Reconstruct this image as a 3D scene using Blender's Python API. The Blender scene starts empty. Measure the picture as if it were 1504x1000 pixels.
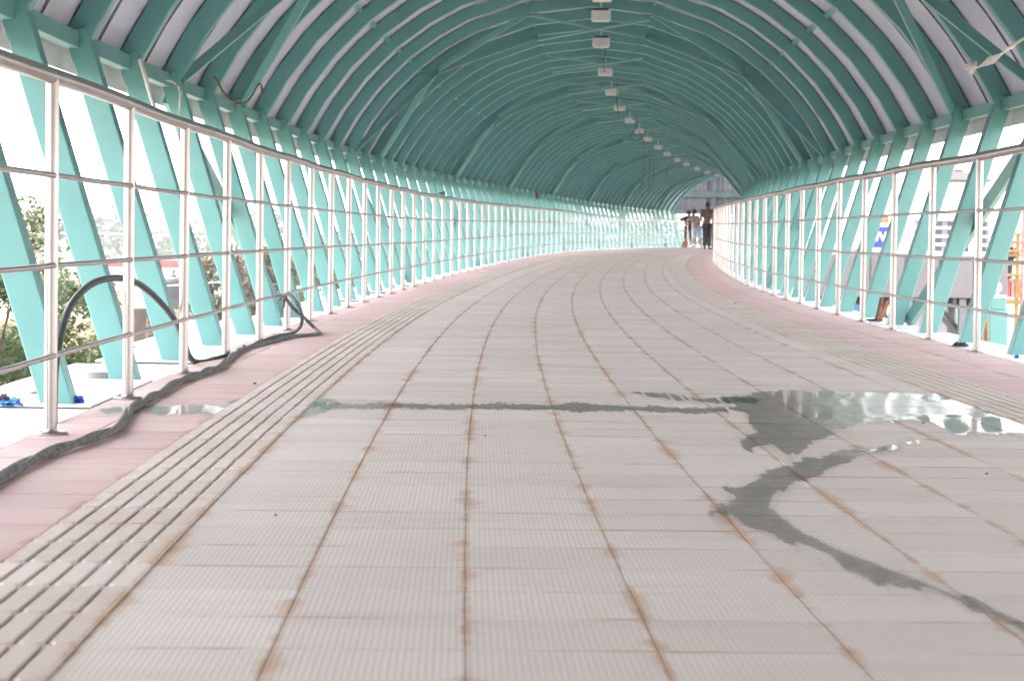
import bpy, bmesh, math, random
from mathutils import Vector, Matrix
random.seed(7)
SC = bpy.context.scene
COL = SC.collection
R = math.radians
PI = math.pi

# ------------------------------------------------------------------ camera
EYE = 0.656
FPX, CXP, CYP = 3400.0, 752.0, 500.0           # focal length and centre in photo pixels
PITCH = math.atan(156 / FPX)
ROLL = R(0.68)
cam = bpy.data.cameras.new('camera')
cam.sensor_width = 36
cam.lens = 36 * FPX / 1504
cam.clip_start = 0.1
cam.clip_end = 9000
cam.dof.use_dof = True
cam.dof.focus_distance = 9.5
cam.dof.aperture_fstop = 10.0
CAM = bpy.data.objects.new('camera', cam)
CAM.matrix_world = Matrix.Translation((0, 0, EYE)) @ Matrix.Rotation(PI / 2 - PITCH, 4, 'X') @ Matrix.Rotation(ROLL, 4, 'Z')
COL.objects.link(CAM)
SC.camera = CAM

# ------------------------------------------------------------------ world, sun, exposure
W = bpy.data.worlds.new('World')
SC.world = W
W.use_nodes = True
nt = W.node_tree
bg = nt.nodes['Background']
sky = nt.nodes.new('ShaderNodeTexSky')
sky.sky_type = 'NISHITA'
sky.sun_disc = False
sky.sun_elevation = R(72)
sky.sun_rotation = R(-60)
sky.dust_density = 1.0
sky.air_density = 1.0
hs = nt.nodes.new('ShaderNodeHueSaturation')   # overcast: the cloud layer takes the blue out of the sky
hs.inputs['Saturation'].default_value = 0.18
nt.links.new(sky.outputs[0], hs.inputs['Color'])
nt.links.new(hs.outputs[0], bg.inputs['Color'])
bg.inputs['Strength'].default_value = 0.15
sun = bpy.data.lights.new('sun', 'SUN')
sun.energy = 1.0
sun.angle = R(25)
sun.color = (1.0, 0.96, 0.90)
SUN = bpy.data.objects.new('sun', sun)
COL.objects.link(SUN)
# sun direction from the left and ahead, the same as the sky's
_el, _az = R(72), R(-60)
_d = Vector((math.sin(_az) * math.cos(_el), math.cos(_az) * math.cos(_el), math.sin(_el)))
SUN.rotation_euler = _d.to_track_quat('Z', 'Y').to_euler()
SC.view_settings.view_transform = 'Standard'
SC.view_settings.look = 'None'
SC.view_settings.gamma = 1
SC.view_settings.exposure = 3.42
SC.cycles.use_denoising = True
SC.cycles.max_bounces = 10
SC.cycles.diffuse_bounces = 4
SC.cycles.glossy_bounces = 4
SC.cycles.transparent_max_bounces = 12
SC.cycles.sample_clamp_indirect = 8

# ------------------------------------------------------------------ helpers: photo rays
_right = Vector((1, 0, 0)); _F = Vector((0, math.cos(PITCH), -math.sin(PITCH))); _U = Vector((0, math.sin(PITCH), math.cos(PITCH)))
_r2 = _right * math.cos(ROLL) + _U * math.sin(ROLL)
_u2 = -_right * math.sin(ROLL) + _U * math.cos(ROLL)
def ray(px, py):
    return _F + _r2 * ((px - CXP) / FPX) - _u2 * ((py - CYP) / FPX)
def at(px, py, d):
    v = ray(px, py); return Vector((0, 0, EYE)) + v * (d / v.y)
def onfloor(px, py, z=0.0):
    v = ray(px, py); return Vector((0, 0, EYE)) + v * ((z - EYE) / v.z)

# ------------------------------------------------------------------ helpers: path of the skywalk
PC = [0.468242045331759, -1.3563109044985044, 0.6155014574625227, 4.504142241500975, -1.88268548195187, 0.7922840429386707]
def cx(y):
    t = y / 60.0; v = 0.0
    for c in PC: v = v * t + c
    return v
def cz(y):
    t = min(1, max(0, (y - 24) / 44.0)); return 0.17 * t * t * (3 - 2 * t)
TAB = []
_s, _y = -30.0, -30.0
_px = (cx(_y), _y)
TAB.append((_s, _px[0], _y))
while _y < 126:
    _y += 0.25
    p = (cx(_y), _y)
    _s += math.hypot(p[0] - _px[0], p[1] - _px[1]); _px = p
    TAB.append((_s, p[0], p[1]))
def path(s):
    i = min(len(TAB) - 2, max(0, int((s + 30) / 0.262)))
    while i < len(TAB) - 2 and TAB[i + 1][0] < s: i += 1
    while i > 0 and TAB[i][0] > s: i -= 1
    a, b = TAB[i], TAB[i + 1]
    t = (s - a[0]) / (b[0] - a[0])
    y = a[2] + (b[2] - a[2]) * t
    e = 0.5
    tx, ty = cx(y + e) - cx(y - e), 2 * e
    L = math.hypot(tx, ty)
    return cx(y), y, cz(y), tx / L, ty / L
def P(s, u, z=0.0):
    x, y, zz, tx, ty = path(s)
    return Vector((x + ty * u, y - tx * u, zz + z))
def frame(s, u=0.0, z=0.0):
    x, y, zz, tx, ty = path(s)
    M = Matrix(((ty, tx, 0, x + ty * u), (-tx, ty, 0, y - tx * u), (0, 0, 1, zz + z), (0, 0, 0, 1)))
    return M

# ------------------------------------------------------------------ helpers: objects
def link(name, me, parent=None, mat=None, M=None):
    o = bpy.data.objects.new(name, me)
    COL.objects.link(o)
    if mat is not None and me is not None and not me.materials: me.materials.append(mat)
    if parent is not None: o.parent = parent
    if M is not None: o.matrix_basis = M
    return o
def empty(name, M=None, parent=None):
    o = bpy.data.objects.new(name, None); COL.objects.link(o)
    o.empty_display_size = 0.2
    if parent is not None: o.parent = parent
    if M is not None: o.matrix_basis = M if isinstance(M, Matrix) else Matrix.Translation(M)
    return o
def tag(o, label=None, cat=None, group=None, kind=None):
    if label: o['label'] = label
    if cat: o['category'] = cat
    if group: o['group'] = group
    if kind: o['kind'] = kind
    return o
class MB:
    """collects geometry for ONE mesh"""
    def __init__(self): self.v = []; self.f = []; self.uv = []
    def add(self, vs, fs, uvs=None):
        n = len(self.v); self.v += [tuple(v) for v in vs]
        self.f += [tuple(i + n for i in f) for f in fs]
        if uvs: self.uv += uvs
        return self
    def box(self, c, h, M=None, ch=0.0):
        x, y, z = h
        if ch <= 0:
            vs = [Vector((sx * x, sy * y, sz * z)) for sz in (-1, 1) for sx, sy in ((-1, -1), (1, -1), (1, 1), (-1, 1))]
            fs = [(3, 2, 1, 0), (4, 5, 6, 7), (0, 1, 5, 4), (1, 2, 6, 5), (2, 3, 7, 6), (3, 0, 4, 7)]
        else:
            def ring(a, b, zz): return [Vector((q[0], q[1], zz)) for q in ((-a + ch, -b), (a - ch, -b), (a, -b + ch), (a, b - ch), (a - ch, b), (-a + ch, b), (-a, b - ch), (-a, -b + ch))]
            rs = [ring(x - ch, y - ch, -z), ring(x, y, -z + ch), ring(x, y, z - ch), ring(x - ch, y - ch, z)]
            vs = [v for r in rs for v in r]; fs = [tuple(range(7, -1, -1)), tuple(range(24, 32))]
            for k in range(3):
                for i in range(8):
                    j = (i + 1) % 8; fs.append((k * 8 + i, k * 8 + j, k * 8 + 8 + j, k * 8 + 8 + i))
        c = Vector(c)
        if M is None: vs = [v + c for v in vs]
        else: vs = [M @ (v + c) for v in vs]
        return self.add(vs, fs)
    def tube(self, pts, r, n=8, caps=True, up=None):
        pts = [Vector(p) for p in pts]; m = len(pts); rings = []
        ref = Vector(up) if up else None
        for i, p in enumerate(pts):
            t = (pts[min(m - 1, i + 1)] - pts[max(0, i - 1)])
            if t.length < 1e-9: t = Vector((0, 0, 1))
            t.normalize()
            if ref is None:
                ref = Vector((0, 0, 1)) if abs(t.z) < 0.9 else Vector((1, 0, 0))
            a = (ref - t * ref.dot(t))
            if a.length < 1e-6: a = t.orthogonal()
            a.normalize(); b = t.cross(a)
            if not up: ref = a
            rr = r[i] if isinstance(r, (list, tuple)) else r
            rings.append([p + (a * math.cos(2 * PI * k / n) + b * math.sin(2 * PI * k / n)) * rr for k in range(n)])
        vs = [v for q in rings for v in q]; fs = []
        for i in range(m - 1):
            for k in range(n):
                l = (k + 1) % n; fs.append((i * n + k, i * n + l, i * n + n + l, i * n + n + k))
        if caps: fs += [tuple(range(n - 1, -1, -1)), tuple(range((m - 1) * n, m * n))]
        return self.add(vs, fs)
    def bar(self, a, b, w, h, up=(0, 0, 1), ch=0.0):
        """rectangular bar from a to b, w across, h along up"""
        a = Vector(a); b = Vector(b); t = (b - a); L = t.length; t.normalize()
        u = Vector(up); u = u - t * u.dot(t); u.normalize(); s = t.cross(u)
        M = Matrix(((s.x, t.x, u.x, (a.x + b.x) / 2), (s.y, t.y, u.y, (a.y + b.y) / 2), (s.z, t.z, u.z, (a.z + b.z) / 2), (0, 0, 0, 1)))
        return self.box((0, 0, 0), (w / 2, L / 2, h / 2), M, ch)
    def lathe(self, prof, n=20, c=(0, 0, 0)):
        c = Vector(c); vs = []; fs = []
        for r, z in prof:
            for k in range(n): vs.append(c + Vector((r * math.cos(2 * PI * k / n), r * math.sin(2 * PI * k / n), z)))
        for i in range(len(prof) - 1):
            for k in range(n):
                l = (k + 1) % n; fs.append((i * n + k, i * n + l, i * n + n + l, i * n + n + k))
        fs += [tuple(range(n - 1, -1, -1)), tuple(range((len(prof) - 1) * n, len(prof) * n))]
        return self.add(vs, fs)
    def mesh(self, name, smooth=False):
        me = bpy.data.meshes.new(name); me.from_pydata(self.v, [], self.f)
        if self.uv:
            l = me.uv_layers.new(name='tile')
            for i, q in enumerate(self.uv): l.data[i].uv = q
        if smooth:
            for p in me.polygons: p.use_smooth = True
        me.update(); return me
    def build(self, name, mat, parent=None, M=None, smooth=False):
        return link(name, self.mesh(name, smooth), parent, mat, M)

# ------------------------------------------------------------------ materials
MATS = {}
class N:
    def __init__(self, name, rough=0.6, metal=0.0, spec=0.5):
        self.m = bpy.data.materials.new(name); self.m.use_nodes = True
        self.t = self.m.node_tree; self.b = self.t.nodes['Principled BSDF']
        self.b.inputs['Roughness'].default_value = rough; self.b.inputs['Metallic'].default_value = metal
        self.b.inputs['Specular IOR Level'].default_value = spec
        MATS[name] = self.m
    def node(self, typ, **kw):
        n = self.t.nodes.new(typ)
        for k, v in kw.items():
            if k in n.inputs: n.inputs[k].default_value = v
            else: setattr(n, k, v)
        return n
    def l(self, a, b): self.t.links.new(a, b)
    def pos(self):
        return self.node('ShaderNodeNewGeometry').outputs['Position']
    def noise(self, scale, detail=4, rough=0.55, vec=None, scl=None):
        n = self.node('ShaderNodeTexNoise'); n.inputs['Scale'].default_value = scale
        n.inputs['Detail'].default_value = detail; n.inputs['Roughness'].default_value = rough
        v = vec if vec is not None else self.pos()
        if scl:
            m = self.node('ShaderNodeVectorMath', operation='MULTIPLY'); self.l(v, m.inputs[0]); m.inputs[1].default_value = scl; v = m.outputs[0]
        self.l(v, n.inputs['Vector']); return n.outputs['Fac']
    def ramp(self, fac, a, b, ca=(0, 0, 0, 1), cb=(1, 1, 1, 1)):
        r = self.node('ShaderNodeMapRange'); r.interpolation_type = 'SMOOTHSTEP'
        r.inputs['From Min'].default_value = a; r.inputs['From Max'].default_value = b
        self.l(fac, r.inputs['Value']); return r.outputs['Result']
    def mix(self, fac, a, b, mode='MIX'):
        m = self.node('ShaderNodeMix', data_type='RGBA', blend_type=mode)
        if isinstance(fac, (int, float)): m.inputs[0].default_value = fac
        else: self.l(fac, m.inputs[0])
        for i, q in ((6, a), (7, b)):
            if isinstance(q, tuple): m.inputs[i].default_value = (q[0], q[1], q[2], 1)
            else: self.l(q, m.inputs[i])
        return m.outputs[2]
    def math(self, op, a, b=None):
        m = self.node('ShaderNodeMath', operation=op)
        for i, q in ((0, a), (1, b)):
            if q is None: continue
            if isinstance(q, (int, float)): m.inputs[i].default_value = q
            else: self.l(q, m.inputs[i])
        return m.outputs[0]
    def bump(self, h, dist, strength=1.0):
        b = self.node('ShaderNodeBump'); b.inputs['Distance'].default_value = dist; b.inputs['Strength'].default_value = strength
        self.l(h, b.inputs['Height']); self.l(b.outputs[0], self.b.inputs['Normal'])
    def color(self, c):
        if isinstance(c, tuple): self.b.inputs['Base Color'].default_value = (c[0], c[1], c[2], 1)
        else: self.l(c, self.b.inputs['Base Color'])
    def rough(self, r): self.l(r, self.b.inputs['Roughness'])

def plain(name, c, rough=0.6, metal=0.0, var=0.12, scale=6.0, spec=0.5):
    n = N(name, rough, metal, spec)
    f = n.noise(scale, 4)
    d = tuple(x * (1 - var * 2) for x in c); e = tuple(min(1, x * (1 + var)) for x in c)
    n.color(n.mix(n.ramp(f, 0.3, 0.7), d, e))
    return n.m

# teal paint: slightly chalky, brushed unevenly, scuffs and rust specks
n = N('teal_paint', 0.30, 0.0, 0.5)
c = n.mix(n.ramp(n.noise(2.2, 5), 0.3, 0.7), (0.095, 0.252, 0.240), (0.114, 0.290, 0.278))
c = n.mix(n.math('MULTIPLY', n.ramp(n.noise(14, 5, 0.7), 0.62, 0.75), 0.35), c, (0.14, 0.33, 0.32))
c = n.mix(n.math('MULTIPLY', n.ramp(n.noise(55, 3, 0.6), 0.70, 0.77), 0.7), c, (0.07, 0.13, 0.12))
c = n.mix(n.math('MULTIPLY', n.ramp(n.noise(3.0, 6, 0.7, None, (5, 5, 0.6)), 0.54, 0.72), 0.45), c, (0.12, 0.20, 0.185))   # run-down grime
c = n.mix(n.math('MULTIPLY', n.ramp(n.noise(9, 6, 0.75, None, (1, 1, 0.5)), 0.68, 0.74), 0.55), c, (0.20, 0.12, 0.07))      # rust breaking through
n.color(c); n.bump(n.noise(40, 3), 0.002, 0.25)
n = N('stainless', 0.27, 1.0)
n.color(n.mix(n.ramp(n.noise(3, 3, 0.5), 0.35, 0.7), (0.43, 0.375, 0.36), (0.37, 0.315, 0.30)))
_rr = n.node('ShaderNodeMapRange'); _rr.inputs['To Min'].default_value = 0.27; _rr.inputs['To Max'].default_value = 0.36
n.l(n.noise(7, 4), _rr.inputs['Value']); n.rough(_rr.outputs[0])
n = N('roof_sheet', 0.45, 0.0)
c = n.mix(n.ramp(n.noise(1.4, 4), 0.3, 0.7), (0.46, 0.465, 0.56), (0.54, 0.545, 0.64))
c = n.mix(n.math('MULTIPLY', n.ramp(n.noise(2.5, 5, 0.7), 0.55, 0.75), 0.4), c, (0.36, 0.36, 0.43))
n.color(c)
plain('seam_dark', (0.18, 0.18, 0.21), 0.6)
plain('flashing', (0.55, 0.55, 0.55), 0.45, 0.0, 0.06, 3)
plain('white_sheet', (0.72, 0.72, 0.72), 0.45, 0.0, 0.05, 2)
plain('slab', (0.22, 0.19, 0.17), 0.85, 0, 0.15, 20)

def tile_mat(name, ca, cb, dirt, rust=1.0, ridges=27, seed=0.0, rustc=(0.45, 0.235, 0.105)):
    n = N(name, 0.7, 0, 0.18)
    uv = n.node('ShaderNodeUVMap'); uv.uv_map = 'tile'
    sp = n.node('ShaderNodeSeparateXYZ'); n.l(uv.outputs[0], sp.inputs[0])
    U, V = sp.outputs[0], sp.outputs[1]
    pos = n.pos()
    c = n.mix(n.ramp(n.noise(0.9, 5, 0.6), 0.3, 0.7), ca, cb)
    oi = n.node('ShaderNodeObjectInfo'); ta = n.node('ShaderNodeAttribute'); ta.attribute_name = 'tone'
    tn = n.math('FRACT', n.math('ADD', oi.outputs['Random'], ta.outputs['Fac']))
    c = n.mix(n.math('MULTIPLY', tn, 0.42), c, dirt)
    # faint trodden dirt, drawn out across the path
    c = n.mix(n.math('MULTIPLY', n.ramp(n.noise(1.0, 5, 0.65, None, (1.2, 4.0, 1)), 0.48, 0.76), 0.55), c, dirt)
    # grout dirt and rust washed out of the joints
    du = n.math('MINIMUM', U, n.math('SUBTRACT', 1.0, U)); dv = n.math('MINIMUM', V, n.math('SUBTRACT', 1.0, V))
    nA = n.noise(3.1, 5, 0.65, None, (1.7, 0.9, 1)); nB = n.noise(2.6, 4, 0.65, None, (0.9, 1.6, 1)); nC = n.noise(30, 3, 0.6)
    wob = n.math('MULTIPLY', n.math('SUBTRACT', nC, 0.5), 0.05)
    wu = n.math('MULTIPLY', n.ramp(nA, 0.44, 0.74), 0.20)
    mu = n.math('SUBTRACT', 1.0, n.math('DIVIDE', n.math('ADD', du, wob), n.math('ADD', wu, 0.030)))
    mu = n.math('MULTIPLY', n.ramp(mu, 0.0, 1.2), n.math('ADD', n.math('MULTIPLY', n.ramp(nA, 0.36, 0.56), 0.80), 0.20))
    wv = n.math('MULTIPLY', n.ramp(nB, 0.42, 0.72), 0.045)
    mv = n.math('SUBTRACT', 1.0, n.math('DIVIDE', n.math('ADD', dv, n.math('MULTIPLY', wob, 0.3)), n.math('ADD', wv, 0.024)))
    mv = n.math('MULTIPLY', n.ramp(mv, 0.0, 0.9), n.math('ADD', n.math('MULTIPLY', n.ramp(nB, 0.36, 0.60), 0.92), 0.08))
    m = n.math('MAXIMUM', n.math('MULTIPLY', mu, 0.78 * rust), n.math('MULTIPLY', mv, 0.70 * rust))
    rc = n.mix(n.ramp(n.noise(11, 3), 0.35, 0.65), rustc, tuple(x * 0.72 for x in rustc))
    if ridges:
        w = n.math('SINE', n.math('MULTIPLY', U, 2 * PI * ridges))
        wl = n.ramp(w, -0.9, 0.9)
        c = n.mix(n.math('MULTIPLY', n.math('SUBTRACT', 1.0, wl), 0.36), c, dirt)
    c = n.mix(m, c, rc)
    # specks
    c = n.mix(n.math('MULTIPLY', n.ramp(n.noise(70, 2, 0.5), 0.74, 0.80), 0.5), c, tuple(x * 0.45 for x in dirt))
    n.color(c)
    g = n.math('MULTIPLY', n.noise(160, 3, 0.6), 0.4)
    if ridges: g = n.math('ADD', g, wl)
    n.bump(g, 0.0009, 0.4)
    return n.m
tile_mat('tile_grey', (0.60, 0.53, 0.49), (0.66, 0.595, 0.555), (0.45, 0.39, 0.355))
tile_mat('tile_pink', (0.56, 0.41, 0.385), (0.61, 0.465, 0.44), (0.42, 0.28, 0.26), 0.75, 27, 3.0, (0.36, 0.19, 0.15))
tile_mat('tile_tactile', (0.55, 0.465, 0.42), (0.61, 0.525, 0.48), (0.40, 0.32, 0.27), 0.7, 0, 5.0)

# thin film of water: darkens what lies under it, mirrors at a low angle
n = N('water_film', 0.05)
for x in list(n.t.nodes):
    if x.type == 'BSDF_PRINCIPLED': n.t.nodes.remove(x)
out = [x for x in n.t.nodes if x.type == 'OUTPUT_MATERIAL'][0]
tr = n.node('ShaderNodeBsdfTransparent'); tr.inputs[0].default_value = (0.94, 0.945, 0.93, 1)
gl = n.node('ShaderNodeBsdfGlossy'); gl.inputs['Roughness'].default_value = 0.04
fr = n.node('ShaderNodeFresnel'); fr.inputs['IOR'].default_value = 1.33
sp = n.node('ShaderNodeSeparateXYZ'); n.l(n.pos(), sp.inputs[0])
w = n.math('SINE', n.math('MULTIPLY', sp.outputs[0], 2 * PI / 0.0146))
bp = n.node('ShaderNodeBump'); bp.inputs['Distance'].default_value = 0.00022; bp.inputs['Strength'].default_value = 1.0
hh = n.math('ADD', n.math('MULTIPLY', w, n.math('MULTIPLY', n.ramp(n.noise(1.6, 3), 0.42, 0.62), 0.8)), n.math('MULTIPLY', n.noise(8, 2), 1.6))
n.l(hh, bp.inputs['Height']); n.l(bp.outputs[0], gl.inputs['Normal'])
mx = n.node('ShaderNodeMixShader'); n.l(n.math('MULTIPLY', fr.outputs[0], 0.52), mx.inputs[0]); n.l(tr.outputs[0], mx.inputs[1]); n.l(gl.outputs[0], mx.inputs[2])
n.l(mx.outputs[0], out.inputs['Surface'])

n = N('damp_film', 0.3)
for x in list(n.t.nodes):
    if x.type == 'BSDF_PRINCIPLED': n.t.nodes.remove(x)
out = [x for x in n.t.nodes if x.type == 'OUTPUT_MATERIAL'][0]
tr = n.node('ShaderNodeBsdfTransparent'); n.l(n.mix(n.ramp(n.noise(22, 4, 0.6), 0.35, 0.65), (0.91, 0.91, 0.90), (0.98, 0.98, 0.98)), tr.inputs[0])
n.l(tr.outputs[0], out.inputs['Surface'])
plain('cable_rubber', (0.030, 0.030, 0.032), 0.55, 0, 0.25, 25)
plain('cable_dusty', (0.10, 0.097, 0.093), 0.8, 0, 0.25, 30)
plain('light_white', (0.56, 0.55, 0.545), 0.4, 0, 0.04, 5)
plain('dark_metal', (0.035, 0.037, 0.04), 0.5, 0.0, 0.2)
plain('wire_rust', (0.13, 0.06, 0.035), 0.7, 0, 0.2, 40)
plain('plastic_strip', (0.62, 0.60, 0.57), 0.5, 0, 0.1, 12)
plain('blue_plastic', (0.02, 0.10, 0.55), 0.35, 0, 0.2, 20)
plain('blue_cloth', (0.05, 0.22, 0.50), 0.8, 0, 0.3, 30)
plain('white_cloth', (0.7, 0.7, 0.72), 0.8, 0, 0.1, 20)
plain('black_cloth', (0.02, 0.02, 0.025), 0.8, 0, 0.2, 20)
plain('skin', (0.20, 0.085, 0.05), 0.55, 0, 0.1, 15)
plain('hair', (0.008, 0.007, 0.007), 0.5, 0, 0.1)
plain('shirt_olive', (0.15, 0.095, 0.065), 0.85, 0, 0.15, 12)
plain('shirt_pale', (0.36, 0.24, 0.18), 0.85, 0, 0.1, 12)
plain('trousers_dark', (0.022, 0.018, 0.026), 0.85, 0, 0.15, 12)
plain('jeans_light', (0.34, 0.40, 0.50), 0.85, 0, 0.15, 12)
plain('pink_cloth', (0.50, 0.26, 0.24), 0.85, 0, 0.15, 12)
plain('corrugated', (0.10, 0.10, 0.122), 0.5, 0.0, 0.15, 1.2)
plain('beam_grey', (0.06, 0.085, 0.085), 0.6, 0, 0.2, 3)
plain('cabin_grey', (0.145, 0.128, 0.135), 0.6, 0, 0.05, 1.5)
plain('white_wall', (0.62, 0.60, 0.58), 0.85, 0, 0.08, 1.0)
plain('cream_wall', (0.32, 0.25, 0.17), 0.85, 0, 0.12, 0.8)
plain('red_wall', (0.18, 0.05, 0.042), 0.85, 0, 0.12, 0.8)
plain('brown_wall', (0.06, 0.032, 0.024), 0.9, 0, 0.3, 1.0)
plain('window_dark', (0.03, 0.03, 0.035), 0.25, 0, 0.2, 1)
plain('window_pale', (0.20, 0.17, 0.22), 0.4, 0, 0.2, 1)
plain('tank_plastic', (0.028, 0.029, 0.034), 0.5, 0, 0.15, 3)
plain('roof_brown', (0.045, 0.028, 0.025), 0.8, 0, 0.25, 6)
plain('yellow_paint', (0.26, 0.15, 0.03), 0.55, 0, 0.15, 6)
plain('wood', (0.24, 0.12, 0.05), 0.75, 0, 0.2, 20)
plain('sign_blue', (0.02, 0.035, 0.30), 0.45, 0, 0.05)
plain('sign_white', (0.75, 0.75, 0.75), 0.5, 0, 0.03)
plain('sign_orange', (0.35, 0.14, 0.04), 0.6, 0, 0.2, 8)
plain('crate_red', (0.30, 0.06, 0.05), 0.7, 0, 0.3, 8)
plain('bark', (0.09, 0.06, 0.045), 0.9, 0, 0.3, 12)
plain('pylon_paint', (0.35, 0.15, 0.13), 0.6, 0, 0.2, 3)
n = N('ground_dust', 0.95)
c = n.mix(n.ramp(n.noise(0.08, 6, 0.6), 0.3, 0.7), (0.30, 0.25, 0.19), (0.20, 0.18, 0.13))
c = n.mix(n.ramp(n.noise(0.5, 5, 0.6), 0.55, 0.75), c, (0.10, 0.12, 0.05))
n.color(c)
def leaf_mat(name, a, b):
    n = N(name, 0.55, 0, 0.3)
    oi = n.noise(1.3, 3); 
    c = n.mix(n.ramp(oi, 0.35, 0.65), a, b)
    n.color(c)
    n.b.inputs['Transmission Weight'].default_value = 0.0
    # let light through the leaves
    tl = n.node('ShaderNodeBsdfTranslucent'); n.l(c, tl.inputs['Color'])
    mxs = n.node('ShaderNodeMixShader'); mxs.inputs[0].default_value = 0.35
    out = [x for x in n.t.nodes if x.type == 'OUTPUT_MATERIAL'][0]
    n.l(n.b.outputs[0], mxs.inputs[1]); n.l(tl.outputs[0], mxs.inputs[2]); n.l(mxs.outputs[0], out.inputs['Surface'])
    return n.m
leaf_mat('leaf_yellowgreen', (0.036, 0.062, 0.014), (0.066, 0.092, 0.024))
leaf_mat('leaf_dark', (0.035, 0.06, 0.022), (0.06, 0.085, 0.03))
leaf_mat('leaf_far', (0.055, 0.07, 0.045), (0.08, 0.095, 0.065))
leaf_mat('leaf_olive', (0.05, 0.052, 0.024), (0.08, 0.075, 0.035))

# ================================================================== SETTING
g = MB(); g.add([(-4000, -2000, -6), (4000, -2000, -6), (4000, 7000, -6), (-4000, 7000, -6)], [(0, 1, 2, 3)])
tag(g.build('ground', MATS['ground_dust']), kind='structure')

S0, S1 = -20.0, 112.0        # extent of the deck
def strip(prof, s0, s1, ds, closed=True):
    """sweep a (u, z) profile along the path"""
    m = MB(); n = len(prof); k = 0; vs = []; fs = []
    cnt = max(1, int(round((s1 - s0) / ds)))
    for i in range(cnt + 1):
        s = s0 + (s1 - s0) * i / cnt
        for u, z in prof: vs.append(P(s, u, z))
    for i in range(cnt):
        for j in range(n if closed else n - 1):
            l = (j + 1) % n; fs.append((i * n + j, i * n + n + j, i * n + n + l, i * n + l))
    if closed: fs += [tuple(range(n)), tuple(range(cnt * n + n - 1, cnt * n - 1, -1))]
    return m.add(vs, fs)
floor = empty('skywalk_floor'); tag(floor, kind='structure')
strip([(-2.72, -0.30), (-2.72, -0.035), (2.46, -0.035), (2.46, -0.30)], S0 - 3, S1 + 6, 1.0).build('deck_slab', MATS['slab'], floor)

# ---- tiles. Every tile mesh has its own 0..1 coordinates
T = 0.30; GAP = 0.0006; TH = 0.03
US = [(-1.372 + 0.305 * i, -1.372 + 0.305 * (i + 1)) for i in range(8)] + [(1.068, 1.205)]
TAC = [(-1.674, -1.372), (1.205, 1.507)]
BOR = [(-2.16, -1.98), (-1.98, -1.674), (1.507, 1.813), (1.813, 2.12)]
def tile_geo(wd, ln, u0=0.0, u1=1.0):
    """bevelled slab, top at z=0, centred"""
    a, b = wd / 2 - GAP, ln / 2 - GAP; e = 0.0014
    vs = [(-a, -b, -TH), (a, -b, -TH), (a, b, -TH), (-a, b, -TH), (-a, -b, -e), (a, -b, -e), (a, b, -e), (-a, b, -e),
          (-a + e, -b + e, 0), (a - e, -b + e, 0), (a - e, b - e, 0), (-a + e, b - e, 0)]
    fs = [(0, 1, 5, 4), (1, 2, 6, 5), (2, 3, 7, 6), (3, 0, 4, 7), (4, 5, 9, 8), (5, 6, 10, 9), (6, 7, 11, 10), (7, 4, 8, 11), (8, 9, 10, 11)]
    def q(v): return ((v[0] + wd / 2) / wd * (u1 - u0) + u0, (v[1] + ln / 2) / ln)
    return vs, fs, [q(vs[i]) for f in fs for i in f]
def tactile_geo(wd, ln):
    vs, fs, uv = tile_geo(wd, ln)
    nb = 6; p = wd / nb; h = 0.0058
    for i in range(nb):
        c = -wd / 2 + p * (i + 0.5); a = p / 2 - 0.0035; b = ln / 2 - 0.009; r = 0.010; e = 0.0035
        def ring(a, b, z): return [(c - a + r, -b, z), (c + a - r, -b, z), (c + a, -b + r, z), (c + a, b - r, z), (c + a - r, b, z), (c - a + r, b, z), (c - a, b - r, z), (c - a, -b + r, z)]
        n0 = len(vs); vs = vs + ring(a, b, -0.001) + ring(a - 0.001, b - 0.001, h - 0.002) + ring(a - e, b - e, h)
        ff = []
        for k in range(2):
            for j in range(8):
                l = (j + 1) % 8; ff.append((n0 + k * 8 + j, n0 + k * 8 + l, n0 + k * 8 + 8 + l, n0 + k * 8 + 8 + j))
        ff.append(tuple(range(n0 + 16, n0 + 24)))
        fs = fs + ff
        uv = uv + [((vs[i][0] + wd / 2) / wd, (vs[i][1] + ln / 2) / ln) for f in ff for i in f]
    return vs, fs, uv
PH = 0.11                 # where the rows start
def rows(a, b):
    k0 = math.floor((a - PH) / T); return range(k0, int((b - PH) / T))
meshes = {}
def shared(key, geo, mat):
    if key not in meshes:
        m = MB(); m.add(*geo); me = m.mesh(key.split('|')[0]); me.materials.append(MATS[mat]); meshes[key] = me
    return meshes[key]
rt = random.Random(3)
def place_tile(name, key, geo, mat, uc, s, jit=0.0006):
    me = shared(key, geo, mat)
    M = frame(s, uc, rt.uniform(-jit, jit)) @ Matrix.Rotation(rt.uniform(-1, 1) * 0.0016, 4, 'X') @ Matrix.Rotation(rt.uniform(-1, 1) * 0.0016, 4, 'Y')
    link(name, me, floor, None, M)
def inview(s, u0, u1):
    a = P(s, u0); b = P(s, u1)
    return b.x > -0.235 * b.y - 0.05 and a.x < 0.235 * a.y + 0.05
SPLIT_G, SPLIT_B = 10.6, 12.6
far = {'floor_tile': MB(), 'tactile_tile': MB(), 'border_tile': MB()}
tones = {}
def addfar(mb, geo, uc, s):
    tones.setdefault(id(mb), []).extend([rt.random()] * len(geo[1]))
    M = frame(s, uc, rt.uniform(-.0006, .0006)); vs, fs, uv = geo
    # keep only top and bevels for far tiles
    mb.add([M @ Vector(v) for v in vs], fs, uv)
cnt = {'floor_tile': 0, 'tactile_tile': 0, 'border_tile': 0}
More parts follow.
